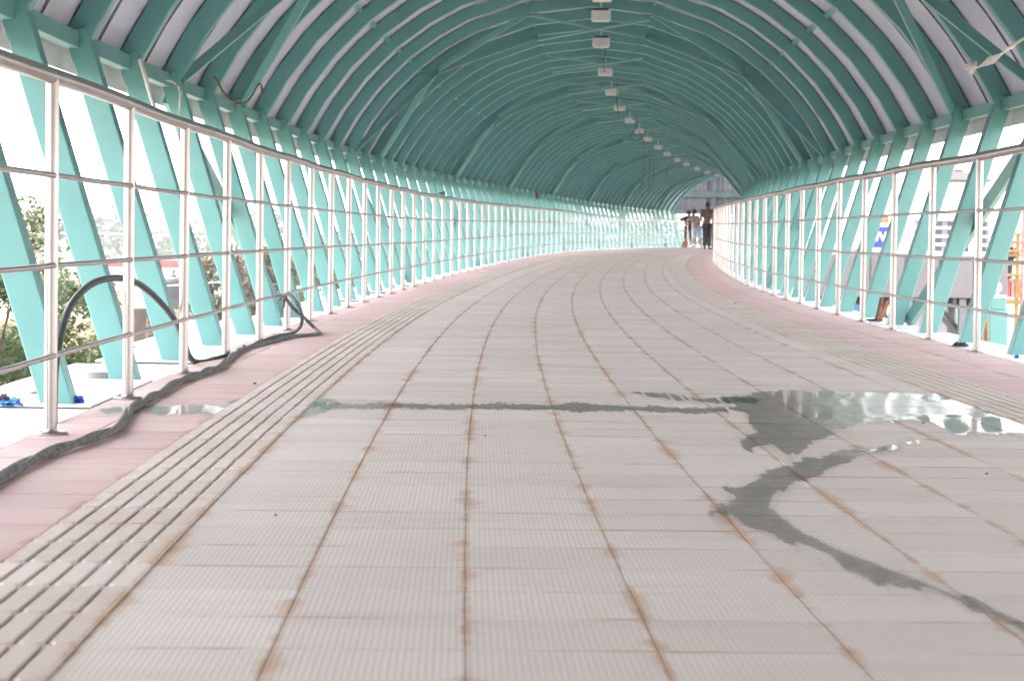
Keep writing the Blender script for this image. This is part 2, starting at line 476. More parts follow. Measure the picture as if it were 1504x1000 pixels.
for k in rows(-20.0, S1):
    s = PH + (k + 0.5) * T
    for kind, bands, mat, split in (('floor_tile', US, 'tile_grey', SPLIT_G), ('tactile_tile', TAC, 'tile_tactile', SPLIT_B), ('border_tile', BOR, 'tile_pink', SPLIT_B)):
        for (a, b) in bands:
            wd = b - a
            if kind == 'tactile_tile': geo = tactile_geo(wd, T)
            else: geo = tile_geo(wd, T, 0.0, wd / 0.305 if wd < 0.25 else 1.0)
            uc = (a + b) / 2
            if 2.6 < s < split and inview(s, a, b):
                cnt[kind] += 1
                place_tile(kind, '%s|%.3f' % (kind, wd), geo, mat, uc, s)
            else:
                if kind == 'tactile_tile' and s > 60: geo = tile_geo(wd, T)
                addfar(far[kind], geo, uc, s)
for kind, mat in (('floor_tile', 'tile_grey'), ('tactile_tile', 'tile_tactile'), ('border_tile', 'tile_pink')):
    fo = far[kind].build(kind, MATS[mat], floor); tag(fo, kind='stuff')
    at_ = fo.data.attributes.new('tone', 'FLOAT', 'FACE'); at_.data.foreach_set('value', tones[id(far[kind])])
print('TILES', cnt)

# ---- metal edge sheets outside the tiles
r = random.Random(11)
s = S0 - 2
while s < S1 + 3:
    L = 1.53
    for sgn in (-1, 1):
        a, b = (2.165, 2.71 + r.uniform(-.06, .10)) if sgn < 0 else (2.125, 2.44)
        ua, ub = (a * sgn, b * sgn) if sgn > 0 else (-b, -a)
        z = -0.004 + r.uniform(-0.004, 0.002)
        m = MB(); M = frame(s + L / 2)
        m.box(((ua + ub) / 2, 0, z - 0.004), ((ub - ua) / 2, L / 2 - 0.003, 0.004), None, 0.0015)
        m.build('edge_sheet', MATS['white_sheet'], floor, M @ Matrix.Rotation(R(r.uniform(-.3, .3)), 4, 'Y'))
    s += L
# landing beyond the tunnel
strip([(-2.7, -0.3), (-2.7, -0.012), (9.0, -0.012), (9.0, -0.3)], S1, 123.5, 1.0).build('landing_slab', MATS['tile_grey'] if False else MATS['slab'], floor)

# ================================================================== CANOPY
canopy = empty('skywalk_canopy', P(8.75, 0, 0))
tag(canopy, 'long curved teal steel arch canopy with leaning columns and grey roof sheets over the walkway', 'canopy')
CI = canopy.matrix_basis.inverted()
FS, FP = 1.53, 8.75
KB = (-19, int((109.0 - FP) / FS))
KU, KZ, RA, ZC = 2.75, 1.58, 3.06, 0.24
AMAX = math.asin(KU / RA)
ALPH = [-AMAX, R(-57), R(-49), R(-41), R(-33), R(-26), R(-13.5), 0, R(13.5), R(26), R(33), R(41), R(49), R(57), AMAX]
RD, RW = 0.130, 0.10
def arcpt(a, r=RA): return Vector((r * math.sin(a), 0, ZC + r * math.cos(a)))
# rib mesh
m = MB(); vs = []; fs = []; c_ = 0.007; wy = RW / 2
sec = [(0, -wy + c_), (0, wy - c_), (c_, wy), (RD - c_, wy), (RD, wy - c_), (RD, -wy + c_), (RD - c_, -wy), (c_, -wy)]
for a in ALPH:
    for dr, y in sec:
        q = arcpt(a, RA + dr); vs.append((q.x, y, q.z))
ns = len(sec)
for i in range(len(ALPH) - 1):
    for j in range(ns):
        l = (j + 1) % ns; fs.append((i * ns + j, i * ns + l, i * ns + ns + l, i * ns + ns + j))
fs += [tuple(range(ns - 1, -1, -1)), tuple(range((len(ALPH) - 1) * ns, len(ALPH) * ns))]
m.add(vs, fs); rib_me = m.mesh('arch_rib'); rib_me.materials.append(MATS['teal_paint'])
# column mesh (right side; mirrored by a half turn for the left)
m = MB()
m.bar((2.30, 0, -0.03), (2.812, 0, 1.66), 0.115, 0.120, (1, 0, 0.3), 0.006)
col_me = m.mesh('column'); col_me.materials.append(MATS['teal_paint'])
ROT = Matrix.Rotation(PI, 4, 'Z')
for k in range(KB[0], KB[1] + 1):
    F = CI @ frame(FP + FS * k)
    link('arch_rib', rib_me, canopy, None, F)
    for sg in (1, -1):
        link('column', col_me, canopy, None, F if sg > 0 else F @ ROT)
# members between the frames
def node(k, a, r=RA): return frame(FP + FS * k) @ arcpt(a, r)
def wnode(k, u, z): return frame(FP + FS * k) @ Vector((u, 0, z))
PUR = [R(-41), R(-13.5), R(13.5), R(41)]
for k in range(KB[0], KB[1]):
    for sg in (1, -1):
        o = CI
        a = wnode(k, sg * 2.825, 1.605); b = wnode(k + 1, sg * 2.825, 1.605)
        t = (b - a).normalized() * 0.051
        MB().bar(CI @ (a + t), CI @ (b - t), 0.07, 0.085, (0, 0, 1), 0.004).build('edge_beam', MATS['teal_paint'], canopy)
        a = wnode(k, sg * 2.905, 1.52); b = wnode(k + 1, sg * 2.905, 1.52)
        MB().bar(CI @ a, CI @ b, 0.012, 0.115).build('flashing', MATS['flashing'], canopy)
    for a_ in PUR:
        a = node(k, a_, RA + RD - 0.016); b = node(k + 1, a_, RA + RD - 0.016)
        t = (b - a).normalized() * 0.051
        MB().bar(CI @ (a + t), CI @ (b - t), 0.05, 0.028, arcpt(a_) - Vector((0, 0, ZC)), 0.003).build('purlin', MATS['teal_paint'], canopy)
    # roof sheet of the bay, its standing seam in the middle
    m = MB(); vs = []; fs = []
    nA = 24
    for i in range(nA + 1):
        a = -AMAX - 0.05 + (2 * AMAX + 0.10) * i / nA
        for kk, rr in ((k, RA + RD + 0.004), (k + 1, RA + RD + 0.004), (k + 1, RA + RD + 0.012), (k, RA + RD + 0.012)):
            vs.append(CI @ node(kk, a, rr))
    for i in range(nA):
        for j in range(4):
            l = (j + 1) % 4; fs.append((i * 4 + j, i * 4 + 4 + j, i * 4 + 4 + l, i * 4 + l))
    fs += [(0, 1, 2, 3), tuple(range(nA * 4 + 3, nA * 4 - 1, -1))]
    sh = m.add(vs, fs).build('roof_sheet', MATS['roof_sheet'], canopy)
    for f_ in (0.52,):
        m = MB(); pts = []
        vs = []; fs = []
        for i in range(nA + 1):
            a = -AMAX + 2 * AMAX * i / nA
            A = node(k, a, RA + RD + 0.004); B = node(k + 1, a, RA + RD + 0.004); A2 = node(k, a, RA + RD - 0.010); B2 = node(k + 1, a, RA + RD - 0.010)
            w2 = 0.004 / FS
            for (p, q, f2) in ((A, B, f_ - w2), (A2, B2, f_ - w2), (A2, B2, f_ + w2), (A, B, f_ + w2)): vs.append(CI @ p.lerp(q, f2))
        for i in range(nA):
            for j in range(3): fs.append((i * 4 + j, i * 4 + 4 + j, i * 4 + 5 + j, i * 4 + 1 + j))
        m.add(vs, fs).build('seam', MATS['seam_dark'], sh)
# cross bracing
def brace(a, b, w, h, up, name='brace'):
    MB().bar(CI @ a, CI @ b, w, h, up, 0.003).build(name, MATS['teal_paint'], canopy)
for k in range(-12, KB[1] - 1, 4):
    # across the crown
    brace(node(k, PUR[1], RA - .02), node(k + 2, PUR[2], RA - .02), 0.028, 0.028, (0, 0, 1))
    brace(node(k + 2, PUR[1], RA - .058), node(k, PUR[2], RA - .058), 0.028, 0.028, (0, 0, 1))
for k in range(-12, KB[1] - 1, 8):
    for sg in (1, -1):
        for (ka, kb, off) in ((k, k + 2, -0.012), (k + 2, k, 0.012)):
            km = k + 1; q = [wnode(ka, sg * 2.73, 1.62), node(km, sg * R(38), RA + off), node(kb, sg * R(13.5), RA + off)]
            for (a, b, al) in ((q[0], q[1], 50), (q[1], q[2], 26)):
                nv = arcpt(sg * R(al)) - Vector((0, 0, ZC))
                brace(a, b, 0.04, 0.065, nv)
        # in the wall
        brace(wnode(k, sg * 2.82, 1.5), wnode(k + 2, sg * 2.42, 0.02), 0.09, 0.05, (sg, 0, 0.3))

# ================================================================== RAILINGS
def railing(sg, s0, s1, sp, label):
    u = 2.10 * sg
    root = empty('railing', P(s0, u, 0)); CR = root.matrix_basis.inverted()
    tag(root, label, 'railing')
    pm = MB().tube([(0, 0, 0.0), (0, 0, 1.13)], 0.0215, 14, False).mesh('post', True); pm.materials.append(MATS['stainless'])
    fm = MB().lathe([(0.056, 0.0), (0.056, 0.006), (0.050, 0.010), (0.026, 0.012), (0.024, 0.018)], 20).mesh('base_flange'); fm.materials.append(MATS['stainless'])
    n = int((s1 - s0) / sp); rr = random.Random(5 + sg); ss = []
    for i in range(n + 1):
        s = s0 + sp * i; ss.append(s)
        M = CR @ frame(s, u, 0) @ Matrix.Rotation(R(rr.uniform(-.25, .25)), 4, 'Y')
        po = link('post', pm, root, None, M)
        link('base_flange', fm, po, None, Matrix.Translation((0, 0, 0.001)))
    # handrail
    pts = []; s = s0 - sp * 1.0
    while s < s1 + 0.2: pts.append(CR @ P(s, u, 1.14 + 0.004 * math.sin(s * 1.7))); s += sp / 4
    MB().tube(pts, 0.0265, 14).build('handrail', MATS['stainless'], root, None, True)
    for zz, rad in ((0.253, 0.0095), (0.54, 0.0095), (0.825, 0.0095)):
        pts = []
        for i in range(-1, n):
            a = s0 + sp * i; sag = rr.uniform(0.0, 0.006); off = rr.uniform(-.004, .004)
            for j in range(6):
                t = j / 6.0
                pts.append(CR @ P(a + sp * t, u - 0.012 * sg + off * 4 * t * (1 - t), zz - sag * 4 * t * (1 - t)))
        pts.append(CR @ P(s0 + sp * n, u - 0.012 * sg, zz))
        MB().tube(pts, rad, 8).build('rail_bar', MATS['stainless'], root, None, True)
    return root
railing(-1, 7.46 - 1.58 * 15, 104.5, 1.58, 'polished steel railing with three bars along the left side beside the black cable')
railing(1, 11.95 - 1.57 * 18, 104.5, 1.57, 'polished steel railing with three bars along the right side beside the big puddle')

# ================================================================== LIGHTS UNDER THE CROWN
ORD = ['first', 'second', 'third', 'fourth', 'fifth', 'sixth', 'seventh', 'eighth', 'ninth', 'tenth', 'eleventh', 'twelfth', 'thirteenth', 'fourteenth', 'fifteenth', 'sixteenth', 'seventeenth']
m = MB().box((0, 0, 0.055), (0.112, 0.15, 0.05), None, 0.012); lb_me = m.mesh('housing'); lb_me.materials.append(MATS['light_white'])
m = MB().box((0, 0, -0.003), (0.098, 0.135, 0.004), None, 0.002); ld_me = m.mesh('diffuser'); ld_me.materials.append(MATS['light_white'])
m = MB().box((0, -0.05, 0.118), (0.09, 0.05, 0.014), None, 0.003); lg_me = m.mesh('gear_tray'); lg_me.materials.append(MATS['dark_metal'])
LD = [24.4, 26.7, 30.2, 35.9, 41.3, 47.0, 52.8, 58.6, 63.8, 69.8, 75.2, 80.9, 86.0, 91.5, 96.5, 101.0, 105.0]
TOPZ = ZC + RA + RD
for i, d in enumerate(LD):
    z = 3.105 if i < 2 else 3.085
    root = empty('ceiling_light', frame(d, 0.12 if i < 6 else 0.15, z))
    tag(root, 'white box light hanging under the arch crown, %s from the camera' % ORD[i], 'ceiling light', 'box lights along the crown')
    link('housing', lb_me, root); link('diffuser', ld_me, root)
    if i < 3: link('gear_tray', lg_me, root)
    h = TOPZ - z - 0.11
    MB().bar((0, 0, 0.11), (0, 0, 0.11 + h), 0.022, 0.022, (0, 1, 0)).build('hanger', MATS['flashing'], root)
    MB().bar((-0.06, 0, 0.11 + h * 0.6), (0.06, 0, 0.11 + h * 0.6), 0.016, 0.016).build('bracket', MATS['dark_metal'], root)
def wire(name, pts, r, mat, label, cat='cable', n=6, group=None):
    sub = []
    pts = [Vector(p) for p in pts]
    for i in range(len(pts) - 1):        # Catmull-Rom
        p0, p1, p2, p3 = pts[max(0, i - 1)], pts[i], pts[i + 1], pts[min(len(pts) - 1, i + 2)]
        for j in range(6):
            t = j / 6.0
            sub.append(0.5 * ((2 * p1) + (p2 - p0) * t + (2 * p0 - 5 * p1 + 4 * p2 - p3) * t * t + (3 * p1 - p0 - 3 * p2 + p3) * t ** 3))
    sub.append(pts[-1])
    o = MB().tube(sub, r, n).build(name, MATS[mat], None, None, True)
    if label: tag(o, label, cat, group)
    return o, sub
# loose wires hanging from the row of lights
TZ = 3.32
wire('hanging_wire', [at(888.5, 66, 33), at(889, 85, 33), at(888, 106, 33.5)], 0.006, 'dark_metal', 'short black wire between the third and fourth box light', 'wire')
wire('hanging_wire', [at(906, 122, 40.5), at(905.5, 140, 40.5), at(907, 160, 40.5), at(909, 169, 40.5)], 0.006, 'dark_metal', 'black wire hanging down past the fifth box light', 'wire')
wire('hanging_wire', [at(934, 170, 50), at(933, 188, 50), at(927, 198, 50), at(926.5, 203, 50), at(933, 207, 50), at(942, 203, 50), at(941, 197, 50), at(935, 190, 50), at(932, 186, 50)], 0.007, 'dark_metal', 'black wire coiled into a ring below the crown', 'wire')
wire('hanging_wire', [at(946, 205, 58), at(945.5, 240, 58), at(944, 265, 58), at(939, 283, 58)], 0.006, 'dark_metal', 'long black wire with its end bent left, hanging furthest left at the far lights', 'wire')
wire('hanging_wire', [at(954.5, 217, 60), at(954, 250, 60), at(953, 275, 60), at(952, 287, 60)], 0.006, 'dark_metal', 'longest straight black wire hanging at the far lights', 'wire')
wire('hanging_wire', [at(960, 226, 62), at(960, 250, 62), at(958, 268, 62), at(955, 273, 62)], 0.006, 'dark_metal', 'black wire hanging right of the two long ones', 'wire')
wire('hanging_wire', [at(982, 243, 70), at(979, 253, 70), at(978.5, 260, 70), at(980, 265, 70)], 0.006, 'dark_metal', 'short curved black wire under the farthest lights', 'wire')

# ================================================================== CABLES ON THE LEFT
def densify(pts, step=0.04):
    out = []
    pts = [Vector(p) for p in pts]
    for i in range(len(pts) - 1):
        p0, p1, p2, p3 = pts[max(0, i - 1)], pts[i], pts[i + 1], pts[min(len(pts) - 1, i + 2)]
        n = max(2, int((p2 - p1).length / step))
        for j in range(n):
            t = j / n
            out.append(0.5 * ((2 * p1) + (p2 - p0) * t + (2 * p0 - 5 * p1 + 4 * p2 - p3) * t * t + (3 * p1 - p0 - 3 * p2 + p3) * t ** 3))
    out.append(pts[-1]); return out
fl = [onfloor(*q, 0.008) for q in ((-120, 765), (-60, 738), (0, 706), (40, 683), (80, 665), (130, 649), (165, 636), (183, 619), (192, 603), (217, 589), (240, 577), (262, 563), (300, 549), (325, 540), (338, 527), (358, 513))]
base = densify(fl, 0.03)
root = empty('cable', base[0]); CB = root.matrix_basis.inverted()
tag(root, 'dusty black twisted cable snaking along the pink tiles beside the left railing', 'cable')
rr = random.Random(2)
tail1 = densify([base[-1]] + [onfloor(*q, 0.012) for q in ((400, 501), (430, 494), (467, 490))] + [at(462, 482, 15.2), at(446, 466, 15.0), at(430, 452, 15.0), at(416, 434, 14.9), at(410, 440, 15)], 0.04)
tail2 = densify([base[-1]] + [onfloor(*q, 0.012) for q in ((378, 504), (405, 494), (430, 489))] + [at(442, 478, 14.6), at(443, 464, 14.5), at(436, 446, 14.5), at(427, 434, 14.6), at(419, 433, 14.7), at(416, 450, 14.9)], 0.04)
def helix(ph):
    out = []
    for i, p in enumerate(base):
        t = (base[min(len(base) - 1, i + 1)] - base[max(0, i - 1)]).normalized()
        sd = t.cross(Vector((0, 0, 1))).normalized()
        a = ph + i * 0.17 + 0.6 * math.sin(i * .11)
        f = 0.0068 * (1 + .25 * math.sin(i * .07 + ph))
        out.append(CB @ (p + sd * math.cos(a) * f + Vector((0, 0, 0.009 + math.sin(a) * f * 0.8))))
    return out
for ph, tl in ((0.0, tail1), (PI, tail2)):
    h = helix(ph) + [CB @ p for p in tl[2:]]
    MB().tube(h, 0.0115, 9).build('strand', MATS['cable_dusty'], root, None, True)
big = [at(79, 636, 7.75), at(79, 590, 7.95), at(81, 540, 8.15), at(88, 495, 8.4), at(103, 450, 8.7), at(130, 420, 9.1), at(160, 409, 9.5), at(190, 411, 9.9), at(215, 425, 10.2), at(240, 449, 10.5), at(260, 476, 10.8), at(271, 502, 11.05), at(277, 521, 11.3), at(286, 531, 11.5), at(300, 532, 11.6), at(322, 526, 11.9), at(345, 520, 12.3), at(362, 511, 13.0)]
o = MB().tube(densify(big, 0.05), 0.0145, 10).build('cable', MATS['cable_rubber'], None, None, True)
tag(o, 'black cable arching in a high loop behind the two nearest left railing posts', 'cable')
# stuff tied under the left edge beam
o, _ = wire('wire_loop', [at(314, 113, 14.3), at(319, 119, 14.3), at(325, 131, 14.2), at(331, 140, 14.2), at(345, 151, 14.2), at(360, 151, 14.4), at(370, 141, 14.8), at(378, 126, 15.2), at(383, 124, 15.3), at(386, 138, 15.3)], 0.0065, 'wire_rust', 'rusty brown wire sagging in a loop below the left brace', 'wire')
def ribbon(name, pts, w, mat, label, cat, twist=0.9, seed=1):
    q = densify(pts, 0.03); m = MB(); vs = []; fs = []; r = random.Random(seed)
    for i, p in enumerate(q):
        t = (q[min(len(q) - 1, i + 1)] - q[max(0, i - 1)]).normalized()
        a = t.orthogonal().normalized(); b = t.cross(a)
        an = twist * i * 0.12 + r.uniform(-.2, .2); ww = w * (0.65 + 0.35 * math.sin(i * .37)) * r.uniform(.85, 1.1)
        d = a * math.cos(an) + b * math.sin(an); e = t.cross(d) * 0.0025
        for x in (d * ww / 2 + e, d * ww * .1 + e * 4, -d * ww / 2 + e, -d * ww / 2 - e, d * ww * .1 - e * 2 , d * ww / 2 - e): vs.append(p + x)
    for i in range(len(q) - 1):
        for j in range(6):
            l = (j + 1) % 6; fs.append((i * 6 + j, i * 6 + 6 + j, i * 6 + 6 + l, i * 6 + l))
    fs += [(0, 1, 2, 3, 4, 5), tuple((len(q) - 1) * 6 + j for j in (5, 4, 3, 2, 1, 0))]
    o = m.add(vs, fs).build(name, MATS[mat], None, None, True); tag(o, label, cat); return o
ribbon('plastic_strip', [at(205, 88, 11.5), at(212, 108, 11.4), at(219, 135, 11.4), at(227, 162, 11.4)], 0.022, 'plastic_strip', 'torn clear plastic strip hanging from the left edge beam nearer the camera', 'plastic strip', 0.7, 3)
ribbon('plastic_strip', [at(245, 118, 12.2), at(262, 126, 12.3), at(264, 150, 12.2), at(262, 185, 12.1), at(263, 207, 12.1)], 0.014, 'plastic_strip', 'thin plastic strip dangling below the left handrail', 'plastic strip', 0.8, 4)
ribbon('plastic_strip', [at(1420, 100, 13.4), at(1428, 97, 13.2), at(1436, 99, 13.0), at(1450, 92, 12.8), at(1470, 80, 12.5), at(1490, 66, 12.2), at(1530, 44, 11.7)], 0.045, 'plastic_strip', 'twisted white plastic strip tied to a brace at upper right', 'plastic strip', 0.6, 6)
ribbon('plastic_knot', [at(1417, 97, 13.35), at(1424, 94, 13.3), at(1429, 103, 13.25), at(1424, 110, 13.3), at(1428, 95, 13.2), at(1433, 91, 13.2), at(1430, 104, 13.2)], 0.035, 'plastic_strip', 'frayed knot of white plastic on the right brace', 'knot', 2.0, 8)
ribbon('tape_knot', [at(643, 285, 27.1), at(648, 284, 27.0), at(653, 282, 27.1), at(651, 287, 27.0), at(647, 283, 27.1)], 0.02, 'black_cloth', 'dark scrap tied on the left handrail in mid distance', 'scrap', 2.0, 9)
ribbon('rag', [at(787, 282, 58), at(789, 285, 58), at(788, 290, 58), at(789, 292, 58)], 0.08, 'wire_rust', 'small brown rag hanging at the left edge beam far off', 'rag', 1.0, 10)

# crumpled things
def crumple(name, p, size, mat, label, cat, seed, flat=0.5, M=None, parent=None):
    bm = bmesh.new(); bmesh.ops.create_icosphere(bm, subdivisions=3, radius=1.0)
    r = random.Random(seed); ph = [Vector((r.uniform(-1, 1), r.uniform(-1, 1), r.uniform(-1, 1))).normalized() for _ in range(14)]
    for v in bm.verts:
        k = 1.0
        for i, q in enumerate(ph): k += 0.10 * math.sin((4 + i * .7) * v.co.dot(q) + i)
        k = max(0.35, k)
        v.co = Vector((v.co.x * k * size[0], v.co.y * k * size[1], max(-0.55, v.co.z) * k * size[2]))
    zmin = min(v.co.z for v in bm.verts)
    for v in bm.verts: v.co.z -= zmin
    me = bpy.data.meshes.new(name); bm.to_mesh(me); bm.free()
    o = link(name, me, parent, MATS[mat], Matrix.Translation(p))
    if label: tag(o, label, cat)
    return o
crumple('plastic_bag', onfloor(115, 593) + Vector((0, 0, 0.0)), (0.022, 0.03, 0.016), 'blue_plastic', 'scrap of bright blue plastic at the foot of the nearest left column', 'plastic', 1)
b_ = crumple('cloth_bundle', onfloor(14, 596), (0.045, 0.05, 0.018), 'blue_cloth', 'crumpled blue and white cloth on the white edge sheet at far left', 'cloth', 2)
crumple('white_fold', Vector((-0.03, 0.02, 0.0)), (0.03, 0.02, 0.028), 'white_cloth', None, None, 3, parent=b_)
crumple('dark_fold', Vector((-0.012, -0.03, 0.006)), (0.02, 0.015, 0.02), 'black_cloth', None, None, 4, parent=b_)
crumple('cloth_bundle', onfloor(45, 578), (0.06, 0.12, 0.014), 'white_cloth', 'pale rag heap on the left edge sheet before the tree', 'cloth', 5)
crumple('plastic_scrap', onfloor(1493, 527), (0.012, 0.015, 0.012), 'blue_plastic', 'blue scrap by the right railing at the picture edge', 'plastic', 6)
crumple('dark_rag', onfloor(1411, 509), (0.04, 0.1, 0.014), 'black_cloth', 'dark rag lying at the foot of a right railing post', 'rag', 7)
for i, (px, py, sz, lab) in enumerate(((405, 757, .0035, 'small dark crumb on the grey tiles left of centre'), (712, 640, .0035, 'dark crumb on the grey tiles near the wet stream'), (1356, 622, .004, 'dark crumb at the near edge of the big puddle'),
        (1449, 696, .004, 'dark chip on the tiles below the big puddle'), (374, 564, .007, 'dark crumb on the pink tiles beside the cable'), (1080, 446, .012, 'dark flake beside the right ridged strip far off'))):
    crumple('debris', onfloor(px, py), (sz, sz * 1.2, sz * .5), 'black_cloth', lab, 'debris', 20 + i)
# loose white board lying askew behind the nearest columns
m = MB(); m.box((0, 0, 0), (0.11, 0.42, 0.006), None, 0.002)
o = m.build('loose_board', MATS['white_sheet'], None, Matrix.Translation(onfloor(140, 553) + Vector((-0.03, 0.28, 0.022))) @ Matrix.Rotation(R(8), 4, 'Z') @ Matrix.Rotation(R(-2.0), 4, 'X'))
tag(o, 'loose white board lying tilted on the edge sheet behind the nearest left columns', 'board')

# ================================================================== WATER
def puddle(name, zpts, label, z=0.0016, tooth=0.03, seed=1, step=0.02, drop=0.0, film='water_film', damp=True, spread=False):
    """outline on the floor, cut into the grooves of the tiles: the film ends groove by groove"""
    pts = [onfloor(x, y, z) for x, y in zpts]; n = len(pts)
    x0 = min(p.x for p in pts); x1 = max(p.x for p in pts); W_ = 0.0146 / 2
    r = random.Random(seed); m = MB(); prev = None
    def jit(g, q):            # the wet edge: slow wander plus a step in every groove
        rg = random.Random(int(g // 2) * 13 + q * 101 + seed)
        return tooth * (0.55 * math.sin(g * .23 + q * 2.1 + seed) * math.sin(g * .071 + q) + rg.uniform(-.55, .55))
    for g in range(int(x0 / W_) - 1, int(x1 / W_) + 2):
        x = (g + 0.5) * W_; ys = []
        for i in range(n):
            a, b = pts[i], pts[(i + 1) % n]
            if (a.x <= x) != (b.x <= x): ys.append(a.y + (b.y - a.y) * (x - a.x) / (b.x - a.x))
        ys.sort()
        for q in range(0, len(ys) - 1, 2):
            j0, j1 = jit(g, q), jit(g, q + 1)
            if spread: j0, j1 = -abs(j0), abs(j1)
            c0 = ys[q] + j0; c1 = ys[q + 1] + j1
            if c1 - c0 < 0.004 or (drop and random.Random(int(g // 2) * 31 + q * 7 + seed).random() < drop): continue
            m.add([(x - W_ / 2, c0, z), (x + W_ / 2, c0, z), (x + W_ / 2, c1, z), (x - W_ / 2, c1, z)], [(0, 1, 2, 3)])
    o = m.build(name, MATS[film]); tag(o, kind='structure')
    if damp: puddle('damp_edge', [(x, y) for x, y in zpts], label, z - 0.0004, tooth * 2.3 + 0.04, seed + 50, step, 0.0, 'damp_film', False, True)
    return o
def zz(pts, ox, oy, k): return [(ox + x / k, oy + y / k) for x, y in pts]
puddle('puddle', zz([(140, 105), (240, 90), (340, 75), (420, 70), (640, 78), (850, 85), (1080, 90), (1180, 80), (1340, 95), (1504, 115), (1640, 128), (1640, 262), (1480, 272), (1300, 272), (1180, 268), (1140, 245), (1080, 212), (900, 214), (720, 216), (690, 245), (620, 275), (540, 300), (480, 345), (450, 372), (410, 366), (370, 322), (300, 322), (240, 345), (218, 328), (215, 300), (280, 255), (240, 205), (250, 175), (200, 165), (150, 150), (200, 138), (120, 122)], 1020, 550, 3.107), '', 0.0018, 0.10, 1)
puddle('puddle', zz([(1180, 232), (1130, 238), (1050, 248), (960, 260), (820, 285), (700, 325), (640, 360), (560, 380), (600, 400), (580, 420), (520, 445), (515, 470), (600, 465), (640, 500), (700, 510), (760, 545), (850, 560), (900, 590), (950, 640), (1010, 650), (1030, 675), (1090, 675), (1140, 690), (1230, 705), (1290, 725), (1340, 765), (1400, 772), (1504, 820), (1620, 880), (1620, 845), (1504, 797), (1400, 750), (1330, 715), (1240, 690), (1150, 655), (1060, 625), (960, 595), (900, 565), (820, 520), (760, 480), (710, 440), (720, 400), (780, 365), (850, 335), (900, 310), (970, 285), (1050, 262), (1130, 242)], 800, 540, 2.136), '', 0.0019, 0.075, 2)
puddle('water_stream', [(440, 590), (498, 592), (560, 591), (620, 592), (680, 595), (735, 591), (790, 595), (850, 590), (905, 597), (960, 595), (1010, 600), (1064, 597), (1070, 606), (1010, 607), (960, 604), (905, 603), (850, 604), (790, 601), (735, 600), (680, 601), (620, 600), (560, 599), (500, 600), (440, 597)], '', 0.0018, 0.085, 3)
puddle('water_stream', [(925, 575), (985, 579), (1030, 584), (1075, 583), (1120, 586), (1110, 592), (1050, 591), (1000, 588), (960, 583)], '', 0.0017, 0.10, 4, 0.02, 0.25)
puddle('puddle', zz([(180, 225), (330, 214), (470, 210), (600, 205), (760, 208), (900, 222), (1040, 225), (1010, 250), (880, 256), (700, 252), (540, 258), (420, 252), (210, 250)], 100, 540, 3.76), '', 0.0018, 0.07, 5)
puddle('puddle', zz([(880, 186), (950, 166), (1060, 158), (1160, 148), (1185, 166), (1060, 182), (900, 192)], 100, 540, 3.76), '', 0.0018, 0.06, 6)
puddle('puddle', zz([(1000, 274), (1100, 205), (1200, 150), (1350, 150), (1480, 178), (1500, 205), (1440, 235), (1360, 262), (1150, 280), (1040, 282)], 100, 540, 3.76), '', 0.0026, 0.10, 7)
r = random.Random(9)
for i, (px, py, w_, h_) in enumerate(((912, 621, 20, 2), (958, 614, 22, 2), (957, 697, 14, 2.2), (948, 714, 26, 2.6), (962, 722, 14, 2), (1060, 810, 24, 2.5), (1130, 850, 26, 3), (1120, 828, 14, 2.4), (1215, 828, 26, 4), (1030, 690, 14, 2), (930, 681, 30, 1.5), (1000, 640, 30, 1.6), (1180, 916, 20, 3), (1265, 914, 14, 2))):
    n_ = 14
    puddle('wet_patch', [(px + w_ * math.cos(2 * PI * j / n_) * r.uniform(.7, 1.1), py + h_ * math.sin(2 * PI * j / n_)) for j in range(n_)], '', 0.0017, 0.05, 30 + i, 0.012, 0.25, 'damp_film', False)

